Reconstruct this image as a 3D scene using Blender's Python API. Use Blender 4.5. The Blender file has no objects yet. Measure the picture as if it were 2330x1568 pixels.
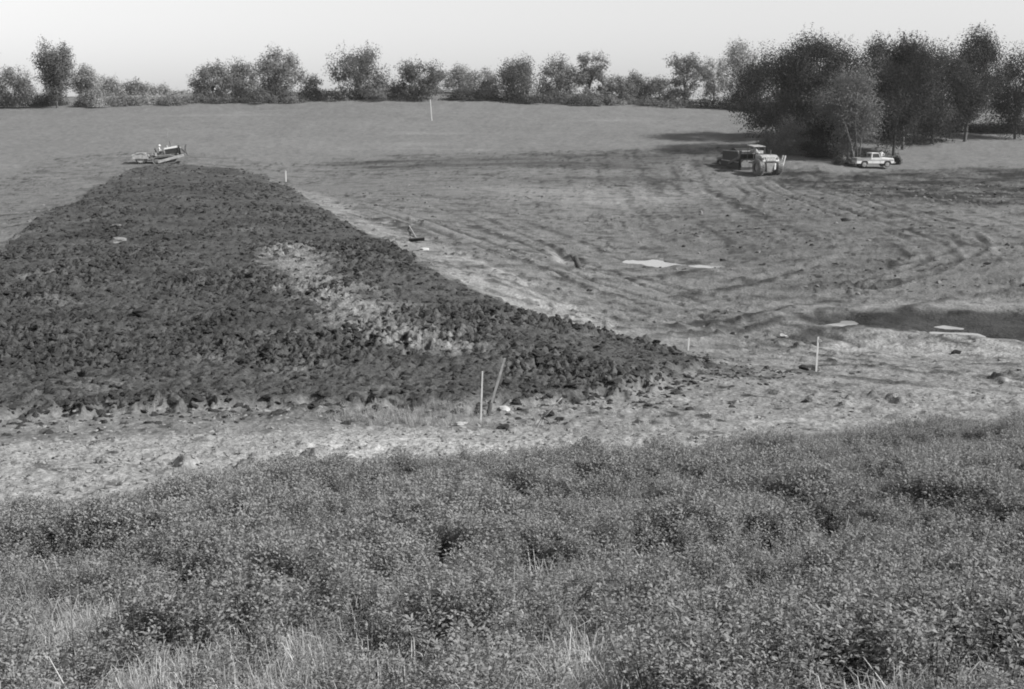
import bpy, bmesh, math, random
import numpy as np
from mathutils import Vector, Matrix

S = bpy.context.scene
COL = S.collection
R = math.radians
random.seed(4)
RNG = np.random.default_rng(11)

# ------------------------------------------------------------------ camera
FPX = 2883.0                      # focal length in pixels of a 2330 px wide picture
PITCH = math.atan((784 - 235) / FPX)
EYE = 12.0
cd = bpy.data.cameras.new('camera'); cam = bpy.data.objects.new('camera', cd); COL.objects.link(cam)
cd.sensor_width = 36.0; cd.lens = 36.0 * FPX / 2330.0
cd.clip_start = 0.1; cd.clip_end = 9000.0
cam.location = (0, 0, EYE); cam.rotation_euler = (math.pi / 2 - PITCH, 0, 0)
S.camera = cam

# ------------------------------------------------------------------ sky, sun, exposure
SUN_ELEV = R(37); SUN_DIR = Vector((math.cos(SUN_ELEV) * 0.95, math.cos(SUN_ELEV) * -0.312, math.sin(SUN_ELEV)))   # towards the sun
W = bpy.data.worlds.new('World'); S.world = W; W.use_nodes = True
nt = W.node_tree; nt.nodes.clear()
sky = nt.nodes.new('ShaderNodeTexSky'); sky.sky_type = 'NISHITA'; sky.sun_disc = False
sky.sun_elevation = SUN_ELEV; sky.sun_rotation = math.atan2(SUN_DIR.x, SUN_DIR.y)
sky.air_density = 2.0; sky.dust_density = 0.5; sky.ozone_density = 1.0
bw = nt.nodes.new('ShaderNodeRGBToBW'); bg = nt.nodes.new('ShaderNodeBackground'); wo = nt.nodes.new('ShaderNodeOutputWorld')
bg.inputs['Strength'].default_value = 0.09
nt.links.new(sky.outputs[0], bw.inputs[0]); nt.links.new(bw.outputs[0], bg.inputs['Color']); nt.links.new(bg.outputs[0], wo.inputs[0])
sd = bpy.data.lights.new('sun', 'SUN'); sd.energy = 5.0; sd.angle = R(0.55); sd.color = (1, 0.995, 0.98)
sun = bpy.data.objects.new('sun', sd); COL.objects.link(sun); sun.location = (60, -40, 60)
sun.rotation_euler = SUN_DIR.to_track_quat('Z', 'Y').to_euler()
S.view_settings.view_transform = 'Standard'; S.view_settings.look = 'None'
S.view_settings.exposure = 0.66; S.view_settings.gamma = 1.0; S.view_settings.use_curve_mapping = False
S.render.engine = 'CYCLES'
S.cycles.max_bounces = 5; S.cycles.diffuse_bounces = 2; S.cycles.glossy_bounces = 2; S.cycles.transmission_bounces = 2
S.cycles.transparent_max_bounces = 4
S.cycles.filter_width = 1.9

# ------------------------------------------------------------------ projection helpers
cP, sP, tP = math.cos(PITCH), math.sin(PITCH), math.tan(PITCH)
def at(u, v, Y):
    drop = Y * math.tan(PITCH + math.atan((v - 784) / FPX))
    return ((u - 1165) / FPX * (Y * cP + drop * sP), Y, EYE - drop)

def hash2(ix, iy, seed):
    h = (ix.astype(np.int64) * 374761393 + iy.astype(np.int64) * 668265263 + seed * 1442695041) & 0x7fffffff
    h = ((h ^ (h >> 13)) * 1274126177) & 0x7fffffff
    return h ^ (h >> 16)
_A = np.linspace(0, 2 * np.pi, 256, endpoint=False); _GX = np.cos(_A); _GY = np.sin(_A)
def perlin(x, y, seed=0):
    x = np.asarray(x, float); y = np.asarray(y, float)
    ix = np.floor(x); iy = np.floor(y); fx = x - ix; fy = y - iy
    ux = fx * fx * fx * (fx * (fx * 6 - 15) + 10); uy = fy * fy * fy * (fy * (fy * 6 - 15) + 10)
    def g(dx, dy):
        k = hash2(ix + dx, iy + dy, seed) & 255
        return _GX[k] * (fx - dx) + _GY[k] * (fy - dy)
    a = g(0, 0); b = g(1, 0); c = g(0, 1); d = g(1, 1)
    return 1.5 * ((a + (b - a) * ux) + ((c + (d - c) * ux) - (a + (b - a) * ux)) * uy)
def fbm(x, y, seed=0, octv=3):
    t = 0.0; a = 1.0; n = 0.0
    for i in range(octv):
        t = t + a * perlin(x * 2 ** i, y * 2 ** i, seed + i * 7); n += a; a *= 0.55
    return t / n
def smooth(a, b, x):
    t = np.clip((x - a) / (b - a), 0, 1); return t * t * (3 - 2 * t)

# ------------------------------------------------------------------ terrain: heights through surveyed points (u, v, distance)
CP = [(1165,1620,5.6),(300,1600,5.9),(2100,1600,5.8),(1165,1475,7),(200,1475,7.2),(2150,1475,7.2),(1165,1250,12),(200,1260,12),(2150,1230,12.5),
 (1165,1075,22),(150,1170,18),(2150,1010,25),(650,1075,22),(1750,1030,23.5),(1095,962,30),(500,1000,27),(108,1000,27),(1500,975,29),(1800,940,32),(2200,910,35),
 (900,905,34.5),(400,930,32.5),(108,945,31.5),(1300,905,34.5),(800,800,42),(300,800,42),(108,800,42),(1250,800,43),(600,700,52),(1000,700,52.5),(150,700,52),
 (300,600,66),(700,600,67),(900,600,67),(400,500,90),(700,510,89),(130,560,76),(200,470,100),(600,430,121),(400,430,119),(520,392,154),(370,374,160),
 (1858,845,45),(1567,797,52),(2000,745,62),(2200,850,44.5),(1480,600,83),(1300,700,62),(1400,765,53),(1200,600,73),(1000,500,100),(960,548,84),(1150,660,62),
 (700,430,130),(651,412,150),(1100,420,133),(1100,380,157),(1500,470,115),(1500,420,140),(1740,404,153),(1985,384,160),(2000,440,125),(2100,520,95),
 (2150,600,79),(2150,680,68.5),(1800,600,80),(1750,680,69),(1850,790,55.5),(2200,790,56),
 (1100,330,185),(1100,280,212),(1000,223,241),(110,241,240),(300,239,240),(540,234,240),(740,229,240),(1250,234,240),(1500,241,240),(1665,248,240),(1850,256,240),(2040,258,240),(2212,256,240),
 (110,300,200),(500,300,198),(110,400,150),(110,480,112),(1665,300,197),(1750,340,173),(1870,352,166),(2150,303,196),(2212,380,160),(2200,450,123),(2040,300,195)]
PTS = [at(*c) for c in CP]
for x in (-30, -12, 0, 12, 30):
    PTS.append((x, 0.0, EYE - 1.66)); PTS.append((x, 3.2, EYE - 2.15))
def warp(x, y):
    yc = np.clip(y, 0, 262)
    return np.clip(x / (yc + 14), -0.62, 0.62) * 2.2, np.log(yc + 14) * 1.3
_p = np.array(PTS); _px, _py = warp(_p[:, 0], _p[:, 1])
def _phi(r2): return 0.5 * r2 * np.log(r2 + 1e-12)
_n = len(_p); _K = _phi((_px[:, None] - _px) ** 2 + (_py[:, None] - _py) ** 2) + 0.004 * np.eye(_n)
_P = np.stack([np.ones(_n), _px, _py], 1)
_sol = np.linalg.solve(np.block([[_K, _P], [_P.T, np.zeros((3, 3))]]), np.concatenate([_p[:, 2], np.zeros(3)]))
def base_z(x, y):
    x = np.asarray(x, float); y = np.asarray(y, float); sh = np.broadcast(x, y).shape
    x = np.broadcast_to(x, sh).ravel(); y = np.broadcast_to(y, sh).ravel()
    qx, qy = warp(x, y); out = np.empty(len(qx))
    for i in range(0, len(qx), 20000):
        sl = slice(i, i + 20000)
        k = _phi((qx[sl, None] - _px) ** 2 + (qy[sl, None] - _py) ** 2)
        out[sl] = k @ _sol[:_n] + _sol[_n] + qx[sl] * _sol[_n + 1] + qy[sl] * _sol[_n + 2]
    f = smooth(255, 420, y)
    out = out * (1 - f) + (EYE - 5.0) * f
    return out.reshape(sh)
_YS = np.exp(np.linspace(math.log(3.5), math.log(262), 1500))
def ground_xy(u, v):
    """the place on the bare terrain seen at picture point (u, v)"""
    drop = _YS * math.tan(PITCH + math.atan((v - 784) / FPX)); x = (u - 1165) / FPX * (_YS * cP + drop * sP)
    below = base_z(x, _YS) - (EYE - drop) > 0
    i = int(np.argmax(below)) if below.any() else len(_YS) - 1
    return x[i], _YS[i]
def outline(pts): return np.array([ground_xy(u, v) for u, v in pts])
def inside(poly, x, y):
    """signed distance to an outline on the ground, positive inside"""
    sh = x.shape; x = x.ravel(); y = y.ravel(); d2 = np.full(len(x), 1e18); ins = np.zeros(len(x), bool); n = len(poly)
    for i in range(n):
        ax, ay = poly[i]; bx, by = poly[(i + 1) % n]
        ex, ey = bx - ax, by - ay; t = np.clip(((x - ax) * ex + (y - ay) * ey) / (ex * ex + ey * ey + 1e-12), 0, 1)
        d2 = np.minimum(d2, (x - ax - t * ex) ** 2 + (y - ay - t * ey) ** 2)
        if ay != by:
            c = (ay > y) != (by > y); ins ^= c & (x < (bx - ax) * (y - ay) / (by - ay) + ax)
    return (np.where(ins, 1, -1) * np.sqrt(d2)).reshape(sh)
def along(poly, x, y):
    """distance to an open line on the ground"""
    sh = x.shape; x = x.ravel(); y = y.ravel(); d2 = np.full(len(x), 1e18)
    for i in range(len(poly) - 1):
        ax, ay = poly[i]; ex, ey = poly[i + 1] - poly[i]; t = np.clip(((x - ax) * ex + (y - ay) * ey) / (ex * ex + ey * ey + 1e-12), 0, 1)
        d2 = np.minimum(d2, (x - ax - t * ex) ** 2 + (y - ay - t * ey) ** 2)
    return np.sqrt(d2).reshape(sh)

def flow(poly, x, y):
    """signed distance to a line of travel and the way along it"""
    sh = x.shape; x = x.ravel(); y = y.ravel(); d2 = np.full(len(x), 1e18); sd = np.zeros(len(x)); sl = np.zeros(len(x)); run = 0.0
    for i in range(len(poly) - 1):
        ax, ay = poly[i]; ex, ey = poly[i + 1] - poly[i]; L = math.hypot(ex, ey); t = ((x - ax) * ex + (y - ay) * ey) / (L * L)
        tc = np.clip(t, -9 if i == 0 else 0, 9 if i == len(poly) - 2 else 1); k = (x - ax - tc * ex) ** 2 + (y - ay - tc * ey) ** 2
        m = k < d2; d2 = np.where(m, k, d2); sd = np.where(m, np.sign((x - ax) * ey - (y - ay) * ex) * np.sqrt(k), sd); sl = np.where(m, run + tc * L, sl); run += L
    return sd.reshape(sh), sl.reshape(sh)
DAM = outline([(20,560),(108,492),(200,440),(300,387),(360,377),(430,378),(540,386),(605,405),(640,425),(700,462),(800,518),(900,566),(1000,628),(1120,682),(1250,735),(1390,772),(1500,797),
  (1590,832),(1520,868),(1390,902),(1250,912),(1090,926),(900,922),(700,922),(500,928),(300,935),(108,945),(-80,955),(-140,700)])
PASTURE = outline([(-200,470),(108,360),(300,345),(480,352),(620,372),(900,350),(1300,342),(1660,333),(1745,352),(1820,372),(1900,392),(2040,388),(2212,378),(2500,372),(2700,200),(-400,200)])
PASTURE = np.vstack([PASTURE[:-2], [(400, 262), (400, 900), (-400, 900), (-400, 262)]])
BAND = outline([(-100,1215),(-100,1025),(108,1002),(300,992),(500,985),(650,985),(800,970),(1000,968),(1150,975),(1300,990),(1500,995),(1700,990),(1730,1015),(1500,1040),(1300,1050),(1100,1065),(900,1085),(700,1100),(500,1120),(300,1150),(150,1185)])
BAND2 = outline([(1300,985),(1600,955),(1900,925),(2212,875),(2420,865),(2420,945),(2212,950),(1900,995),(1700,1018),(1400,1045)])
BRIGHT = outline([(700,1010),(900,990),(1100,1000),(1330,1005),(1330,1035),(1100,1050),(900,1062),(720,1060)])
EDGE = outline([(606,400),(700,432),(830,482),(960,530),(1100,592),(1250,660),(1420,722),(1400,768),(1250,731),(1120,676),(1000,618),(900,558),(800,508),(700,452)])
STREAK = outline([(610,575),(680,565),(735,605),(740,655),(800,690),(880,705),(905,742),(990,768),(1085,800),(1075,822),(980,818),(890,800),(840,775),(770,742),(730,700),(680,672),(640,640)])
TORN = outline([(690,374),(900,360),(1200,350),(1500,343),(1690,345),(1700,388),(1500,392),(1200,382),(900,387)])
TORN2 = outline([(1180,406),(1500,397),(1620,408),(1470,422),(1200,417)])
DARKR = outline([(1770,384),(1900,392),(2212,384),(2400,384),(2400,470),(2212,470),(2000,455),(1890,432),(1760,412)])
ROUGHR = outline([(1500,470),(1700,440),(1900,445),(2100,480),(2240,530),(2400,560),(2400,690),(2212,660),(2050,640),(1850,640),(1650,600),(1500,560)])
DIP = outline([(1640,640),(1800,618),(2000,640),(1990,668),(1800,682),(1680,672)])
PALE1 = outline([(1040,424),(1400,428),(1660,440),(1500,474),(1180,458)])
SHORE = outline([(1830,700),(2000,688),(2400,676),(2400,706),(2000,716),(1840,724)])
SHORE2 = outline([(1850,778),(2050,776),(2400,772),(2400,815),(2050,806),(1860,802)])
TOE = outline([(1390,776),(1500,795),(1600,802),(1720,838),(1850,850),(1760,862),(1560,868),(1420,850)])
TOEB = outline([(-100,945),(108,945),(700,925),(1050,925),(1070,962),(850,978),(600,982),(300,988),(-100,1012)])
SCAR = outline([(1255,560),(1300,572),(1335,600),(1325,612),(1290,606),(1250,585)])
POND = outline([(1842,732),(1900,725),(2050,722),(2230,716),(2420,712),(2420,776),(2230,772),(2100,766),(1960,757),(1870,744)])
PUDDLE = outline([(1416,592),(1440,588),(1495,589),(1512,595),(1540,602),(1600,603),(1640,606),(1600,609),(1545,606),(1500,608),(1465,603),(1440,600)])
PATCH = [outline(p) for p in ([(1862,746),(1885,738),(1915,734),(1940,732),(1944,741),(1926,751),(1890,750)],[(2104,763),(2128,757),(2180,754),(2225,757),(2250,764),(2200,769),(2130,769)],[(2105,744),(2150,740),(2195,742),(2190,745),(2150,746)])]
SMALLPUD = outline([(1742,706),(1770,708),(1768,712),(1742,711)])
PZ, UZ = [float(np.mean(base_z(p[:, 0], p[:, 1]))) - 0.02 for p in (POND, PUDDLE)]
PZ -= 0.12; UZ -= 0.04
TRACKS = [(outline([(840,468),(960,505),(1080,548),(1200,590),(1330,640),(1500,690),(1700,735),(1900,785)]), 1.0),
          (outline([(1010,470),(1110,510),(1230,560),(1330,605),(1480,645),(1640,690),(1800,735)]), 1.0),
          (outline([(2060,610),(2180,580),(2215,560),(2190,530),(2100,500),(1960,458),(1870,430)]), 1.0),
          (outline([(1980,650),(2090,620),(2150,590),(2120,555),(2030,520),(1900,480),(1790,440),(1745,412)]), 1.0),
          (outline([(1500,420),(1600,408),(1680,412),(1720,440),(1700,470)]), 0.9)]
WEED = outline([(-140,1250),(108,1215),(200,1195),(300,1165),(450,1130),(600,1115),(700,1105),(850,1088),(1000,1082),(1150,1072),(1300,1055),(1450,1062),(1600,1045),(1750,1035),(1850,1020),(2000,1000),(2100,990),(2230,985),(2450,975)])
WEED = np.vstack([WEED, [(16, 3.6), (-16, 3.6)]])

def zones(x, y):
    z = {}
    nz = fbm(x * 0.9, y * 0.9, 91, 3); far = smooth(60, 160, y)
    wob = nz * (0.7 + 1.4 * far) + 0.55 * perlin(x * 1.7, y * 1.4, 90)
    z['dam'] = smooth(-0.5, 0.5, inside(DAM, x, y) + wob)
    z['pasture'] = smooth(-1.5, 1.5, inside(PASTURE, x, y) + wob * 1.5)
    z['weed'] = smooth(-0.6, 0.8, inside(WEED, x, y) + nz * 0.4)
    return z, nz
def terrain(x, y, want_tone=False):
    x = np.asarray(x, float); y = np.asarray(y, float)
    z, nz = zones(x, y); dam, pas, weed = z['dam'], z['pasture'], z['weed']
    near = 1 - smooth(40, 110, y); bare = (1 - dam) * (1 - pas)
    rough = smooth(-4, 6, inside(ROUGHR, x, y)) * bare; darkr = smooth(-3, 3, inside(DARKR, x, y) + nz * 2) * (1 - pas)
    # clods and lumps of the fill
    b0 = np.abs(perlin(x * 0.8 + 0.3 * nz, y * 0.8, 9)); b1 = np.abs(perlin(x * 1.9 + 0.4 * nz, y * 1.7, 1)); b2 = np.abs(perlin(x * 3.9, y * 3.3, 2)); b3 = perlin(x * 8, y * 6, 3)
    patch = smooth(-0.35, 0.45, perlin(x * 0.16, y * 0.13, 5))
    pit = smooth(0.38, 0.72, perlin(x * 1.9, y * 1.3, 8)) * (0.4 + 0.6 * patch)
    lumps = (0.12 * b0 + 0.13 * b1 + 0.17 * b2 + 0.07 * b3) * (0.45 + 1.0 * patch) - (0.34 + 0.25 * near) * pit
    h = base_z(x, y)
    h = h + dam * (lumps * (1.15 - 0.55 * smooth(45, 110, y)) + 0.16 + 0.10 * perlin(x * .35, y * .3, 6))
    w = bare * (1 - weed); band_ = smooth(-0.5, 0.6, inside(BAND, x, y) + nz * 0.5)
    # scraped ground: long low passes, ruts and scattered clods
    sx, sy = x * 0.10, y * 0.55
    passes = fbm(sx, sy, 21, 3)
    clod = smooth(0.30, 0.70, perlin(x * 1.7, y * 1.3, 24)) * smooth(-0.2, 0.5, perlin(x * 0.13, y * 0.16, 25))
    fine = (0.05 * perlin(x * 2.3, y * 2.3, 27) + 0.025 * perlin(x * 6, y * 6, 28)) * (1 - 0.45 * smooth(50, 70, y))
    h = h + w * (0.06 * passes + fine + 0.13 * clod * (0.5 + near))
    fleck = smooth(0.36, 0.58, perlin(x * 2.7, y * 1.7, 111)) * smooth(-0.15, 0.35, fbm(x * 0.22, y * 0.2, 112, 2)) * (1 - band_)
    strk2 = smooth(0.12, 0.42, fbm(x * 0.20 + 0.3 * nz, y * 0.75, 95, 4)) * smooth(50, 72, y) * smooth(-0.25, 0.25, fbm(x * 0.045, y * 0.05, 96, 2) + 0.12)
    h = h + w * strk2 * (0.10 + 0.12 * np.abs(perlin(x * 1.6, y * 1.2, 97)))
    f1, l1 = flow(TRACKS[0][0], x, y); f2, l2 = flow(TRACKS[3][0], x, y)
    near1 = np.exp(-(f1 / 17) ** 2) * smooth(120, 95, y); near2 = np.exp(-(f2 / 24) ** 2) * smooth(45, 62, y)
    n1 = fbm(f1 * 0.85 + 0.2 * nz, l1 * 0.035, 101, 3); n2 = fbm(f2 * 0.5 + 0.25 * nz, l2 * 0.035 + 9, 102, 3)
    sweep = np.maximum(smooth(0.08, 0.40, n1) * near1, smooth(0.05, 0.36, n2) * near2); ridge = np.maximum(smooth(0.12, 0.4, -n1) * near1, smooth(0.12, 0.4, -n2) * near2)
    broken = smooth(-0.55, 0.25, perlin(x * 0.9, y * 0.7, 103))
    h = h + w * (0.10 * ridge + sweep * broken * (0.04 + 0.10 * np.abs(perlin(x * 1.8, y * 1.4, 104))) - 0.03)
    h = h + rough * (0.07 * np.abs(perlin(x * 0.4, y * 0.7, 31)) + 0.10 * np.abs(perlin(x * 1.7, y * 1.4, 32)) - 0.05)
    h = h + darkr * (0.22 * np.abs(perlin(x * 0.5, y * 0.5, 33)) + 0.22 * np.abs(perlin(x * 1.6, y * 1.2, 34)))
    h = h + pas * (0.10 * perlin(x * 0.25, y * 0.25, 41) + 0.05 * perlin(x * 0.9, y * 0.9, 42)) * smooth(20, 60, y)
    h = h + weed * 0.06 * perlin(x * 1.2, y * 1.2, 45)
    band = smooth(-0.5, 0.6, inside(BAND, x, y) + nz * 0.5)
    h = h + band * (0.03 * np.abs(perlin(x * 1.9, y * 1.9, 46)) + 0.03 * np.abs(perlin(x * 4.5, y * 3.5, 47)) + 0.02 * perlin(x * 10, y * 7, 48))
    edge = smooth(-0.4, 0.5, inside(EDGE, x, y) + nz * 0.6)
    h = h - edge * (1 - dam) * 0.1
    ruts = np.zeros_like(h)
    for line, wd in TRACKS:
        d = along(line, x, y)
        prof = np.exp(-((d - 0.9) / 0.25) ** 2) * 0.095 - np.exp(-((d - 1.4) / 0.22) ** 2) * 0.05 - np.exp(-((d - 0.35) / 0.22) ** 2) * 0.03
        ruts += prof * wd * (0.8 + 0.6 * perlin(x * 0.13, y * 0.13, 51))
    h = h - ruts * (1 - dam * 0.7)
    scar = inside(SCAR, x, y); h = h - smooth(-0.4, 1.6, scar) * 0.7
    for poly, lev in ((POND, PZ + .30), (PUDDLE, UZ)):
        sdp = inside(poly, x, y) + nz * 0.8 + 0.9 * perlin(x * 0.75, y * 0.45, 61) + 0.1
        tgt = lev - 0.10 * np.clip(sdp / 0.8, -1.6, 1.5)
        k = smooth(-5.0, -0.3, sdp); h = h * (1 - k) + tgt * k + k * (1 - smooth(-1.0, 0.2, sdp)) * 0.05 * perlin(x * 1.3, y * 1.3, 62)
    for poly in PATCH:
        sdp = inside(poly, x, y) + nz * 0.3 + 0.4 * perlin(x * 0.45, y * 0.7, 63) + 0.12; k = smooth(-1.2, -0.3, sdp); h = h * (1 - k) + (PZ - 0.05 * np.clip(sdp / 0.4, -1.4, 1.2)) * k
    if not want_tone: return h
    # base colour of the soil and turf (dry reflectance)
    t = 0.165 * (1 - 0.26 * smooth(50, 62, y)) + 0.0 * h
    t = t * (1 + 0.16 * passes + 0.12 * nz)
    pale = smooth(-3, 4, inside(PALE1, x, y) + nz * 3); t = t * (1 + 0.30 * pale)
    for poly, k in ((TORN, 0.55), (TORN2, 0.5), (TOE, 0.68), (DIP, 0.4), (TOEB, 0.42)):
        ks = 0.35 + 0.65 * smooth(35, 60, y); m = smooth(-2 * ks, 3 * ks, inside(poly, x, y) + nz * 3 * ks); st = 0.35 + 0.65 * smooth(-0.25, 0.35, fbm(x * 0.07, y * 0.35, 71, 3))
        t = t * (1 - k * m * st)
    t = t * (1 - 0.66 * darkr * (0.45 + 0.85 * smooth(-0.25, 0.3, fbm(x * 0.16, y * 0.3, 131, 3)))) * (1 - 0.14 * rough) * (1 - 0.2 * rough * smooth(-0.1, 0.35, fbm(x * 0.4, y * 0.5, 72, 3)))
    moist = smooth(0.18, 0.5, fbm(x * 0.22, y * 0.5, 73, 4)) * bare; t = t * (1 - 0.40 * moist)
    t = t * (1 - 0.42 * clod * w)
    spots = smooth(0.20, 0.48, fbm(x * 0.55, y * 0.42, 76, 3)) * smooth(-0.35, 0.35, perlin(x * 0.06, y * 0.05, 77) + 0.15)
    t = t * (1 - 0.55 * spots * w) * (1 + 0.22 * smooth(0.15, 0.5, fbm(x * 0.16, y * 0.35, 78, 3)) * w)
    t = t * (1 - 5.0 * np.clip(ruts, 0, 0.11) + 4.5 * np.clip(-ruts, 0, 0.06))  # darker along the rut grooves, paler on the ridges beside them
    speck = smooth(0.28, 0.5, fbm(x * 1.5, y * 0.8, 92, 2)) * smooth(-0.3, 0.2, fbm(x * 0.11, y * 0.10, 93, 2)); t = t * (1 - 0.80 * speck * w) * (1 - 0.62 * fleck * w)  # damp dark specks, partly painted in for weak clod shading
    drag = smooth(0.22, 0.5, fbm(x * 0.10, y * 0.9, 94, 3)) * smooth(70, 100, y); t = t * (1 - 0.4 * drag * w)
    t = t * (1 - 0.74 * sweep * broken * w) * (1 + 0.14 * ridge * w)
    t = t * (1 - 0.50 * strk2 * w * smooth(-0.5, 0.2, perlin(x * 1.1, y * 0.9, 98)))
    for poly, k in ((SHORE, 0.45), (SHORE2, 0.5)):
        t = t * (1 + k * smooth(-1, 1.2, inside(poly, x, y) + nz * 1.2 + perlin(x * .15, y * 1.1, 75)))
    for poly, k in ((POND, 0.72), (PUDDLE, 0.35)):
        sdp = inside(poly, x, y) + nz * 0.5 + 0.35 * perlin(x * .25, y * .8, 79) + 0.3; t = t * (1 - k * smooth(-0.6, 0.4, sdp))
    t = t * (1 + 0.42 * edge * (1 - dam) * (0.6 + 0.8 * smooth(-0.3, 0.3, nz)))
    t = t * (1 + 0.55 * smooth(-0.3, 0.6, scar))
    t = t + band * (0.042 + 0.035 * nz) + 0.035 * smooth(-0.6, 1.2, inside(BAND2, x, y) + nz) + smooth(-0.6, 0.8, inside(BRIGHT, x, y) + nz * 0.9) * 0.075
    d = 0.060 * (1 + 0.25 * fbm(x * 0.5, y * 0.5, 81, 4) + 0.2 * perlin(x * 3.1, y * 3.1, 82)) * (1 - 0.68 * smooth(0.26, 0.5, perlin(x * 2.3, y * 1.5, 121) + 0.25 * perlin(x * 5, y * 4, 122)) * smooth(-0.5, 0.3, perlin(x * 0.2, y * 0.2, 123)))
    strk = smooth(-1.2, 1.1, inside(STREAK, x, y) + nz * 1.8 + 1.1 * perlin(x * 1.6, y * 1.6, 83))
    d = d * (1 - 0.30 * smooth(0.0, 0.4, fbm(x * 0.13, y * 0.16, 85, 3))); d = d * (1 + 1.8 * strk) + 0.040 * smooth(0.1, 0.5, fbm(x * 0.28, y * 0.3, 84, 4))
    t = t * (1 - dam) + d * dam
    g = 0.124 * (1 + 0.13 * fbm(x * 0.05, y * 0.09, 86, 4) + 0.10 * fbm(x * 0.35, y * 0.6, 87, 3) + 0.10 * perlin(x * 1.8, y * 1.2, 88))
    g = g * (1 + 0.2 * smooth(0.25, 0.55, fbm(x * 0.03, y * 0.12, 89, 3)))
    t = t * (1 - pas) + g * pas
    t = t * (1 - weed) + 0.07 * weed
    return h, np.clip(t, 0.02, 0.55), z

def gz(x, y): return float(terrain(np.array([x]), np.array([y]))[0])
def place(u, v):
    x, y = ground_xy(u, v); return x, y, gz(x, y)

# ------------------------------------------------------------------ materials
def new_mat(name):
    m = bpy.data.materials.new(name); m.use_nodes = True; n = m.node_tree; b = n.nodes['Principled BSDF']; return m, n, b
def ramp_noise(n, scale, lo, hi, detail=3, coord='Object'):
    tc = n.nodes.new('ShaderNodeTexCoord'); tx = n.nodes.new('ShaderNodeTexNoise'); tx.inputs['Scale'].default_value = scale; tx.inputs['Detail'].default_value = detail
    mr = n.nodes.new('ShaderNodeMapRange'); mr.inputs['From Min'].default_value = 0.3; mr.inputs['From Max'].default_value = 0.7
    mr.inputs['To Min'].default_value = lo; mr.inputs['To Max'].default_value = hi
    n.links.new(tc.outputs[coord], tx.inputs['Vector']); n.links.new(tx.outputs['Fac'], mr.inputs['Value']); return mr.outputs['Result']
def soil_mat(name, bump):
    m, n, b = new_mat(name)
    a = n.nodes.new('ShaderNodeAttribute'); a.attribute_name = 'tone'
    mul = n.nodes.new('ShaderNodeMath'); mul.operation = 'MULTIPLY'; mul2 = n.nodes.new('ShaderNodeMath'); mul2.operation = 'MULTIPLY'
    n.links.new(a.outputs['Fac'], mul.inputs[0]); n.links.new(ramp_noise(n, 9.0, 0.62, 1.38, 5), mul.inputs[1])
    n.links.new(mul.outputs[0], mul2.inputs[0]); n.links.new(ramp_noise(n, 1.3, 0.85, 1.15, 4), mul2.inputs[1])
    n.links.new(mul2.outputs[0], b.inputs['Base Color'])
    b.inputs['Roughness'].default_value = 0.95; b.inputs['Specular IOR Level'].default_value = 0.15
    bp = n.nodes.new('ShaderNodeBump'); bp.inputs['Strength'].default_value = bump; bp.inputs['Distance'].default_value = 0.08
    n.links.new(ramp_noise(n, 6.0, 0, 1, 6), bp.inputs['Height']); n.links.new(bp.outputs[0], b.inputs['Normal'])
    return m
def paint(name, val, rough=0.6, wear=0.18, scale=3.0, metal=0.0, spec=0.4):
    m, n, b = new_mat(name)
    mul = n.nodes.new('ShaderNodeMath'); mul.operation = 'MULTIPLY'; mul.inputs[0].default_value = val
    n.links.new(ramp_noise(n, scale, 1 - wear, 1 + wear, 5), mul.inputs[1]); n.links.new(mul.outputs[0], b.inputs['Base Color'])
    b.inputs['Roughness'].default_value = rough; b.inputs['Metallic'].default_value = metal; b.inputs['Specular IOR Level'].default_value = spec
    return m
def leaf_mat(name, val, var=0.35, trans=0.25, detail_scale=None):
    m = bpy.data.materials.new(name); m.use_nodes = True; n = m.node_tree; n.nodes.clear()
    out = n.nodes.new('ShaderNodeOutputMaterial'); g = n.nodes.new('ShaderNodeNewGeometry'); mr = n.nodes.new('ShaderNodeMapRange')
    mr.inputs['To Min'].default_value = val * (1 - var); mr.inputs['To Max'].default_value = val * (1 + var)
    n.links.new(g.outputs['Random Per Island'], mr.inputs['Value'])
    d = n.nodes.new('ShaderNodeBsdfDiffuse'); t = n.nodes.new('ShaderNodeBsdfTranslucent'); mx = n.nodes.new('ShaderNodeMixShader'); mx.inputs[0].default_value = trans
    n.links.new(mr.outputs[0], d.inputs['Color']); n.links.new(mr.outputs[0], t.inputs['Color'])
    n.links.new(d.outputs[0], mx.inputs[1]); n.links.new(t.outputs[0], mx.inputs[2]); n.links.new(mx.outputs[0], out.inputs['Surface'])
    return m
M = {}
M['fill'] = soil_mat('fill_soil', 0.8); M['bare'] = soil_mat('bare_soil', 0.55); M['turf'] = soil_mat('turf', 0.35)
M['bark'] = paint('bark', 0.075, 0.95, 0.4, 5); M['palestem'] = paint('pale_stem_bark', 0.15, 0.9, 0.25, 2); M['palebark'] = paint('pale_bark', 0.12, 0.9, 0.35, 4)
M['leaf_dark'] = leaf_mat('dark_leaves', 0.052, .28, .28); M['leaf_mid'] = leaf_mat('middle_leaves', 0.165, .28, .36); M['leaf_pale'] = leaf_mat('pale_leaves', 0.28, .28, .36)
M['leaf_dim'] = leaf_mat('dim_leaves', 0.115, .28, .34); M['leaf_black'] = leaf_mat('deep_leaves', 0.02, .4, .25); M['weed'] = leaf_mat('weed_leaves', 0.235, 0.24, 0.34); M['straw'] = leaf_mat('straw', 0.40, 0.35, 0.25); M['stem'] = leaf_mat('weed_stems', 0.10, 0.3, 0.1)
M['drygrass'] = leaf_mat('dry_grass', 0.28, 0.4, 0.25)
M['white'] = paint('white_paint', 0.56, 0.4, 0.08); M['yellow'] = paint('machine_paint', 0.25, 0.55, 0.28, 4); M['dusty'] = paint('dusty_machine_paint', 0.26, 0.8, 0.3, 4)
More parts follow.
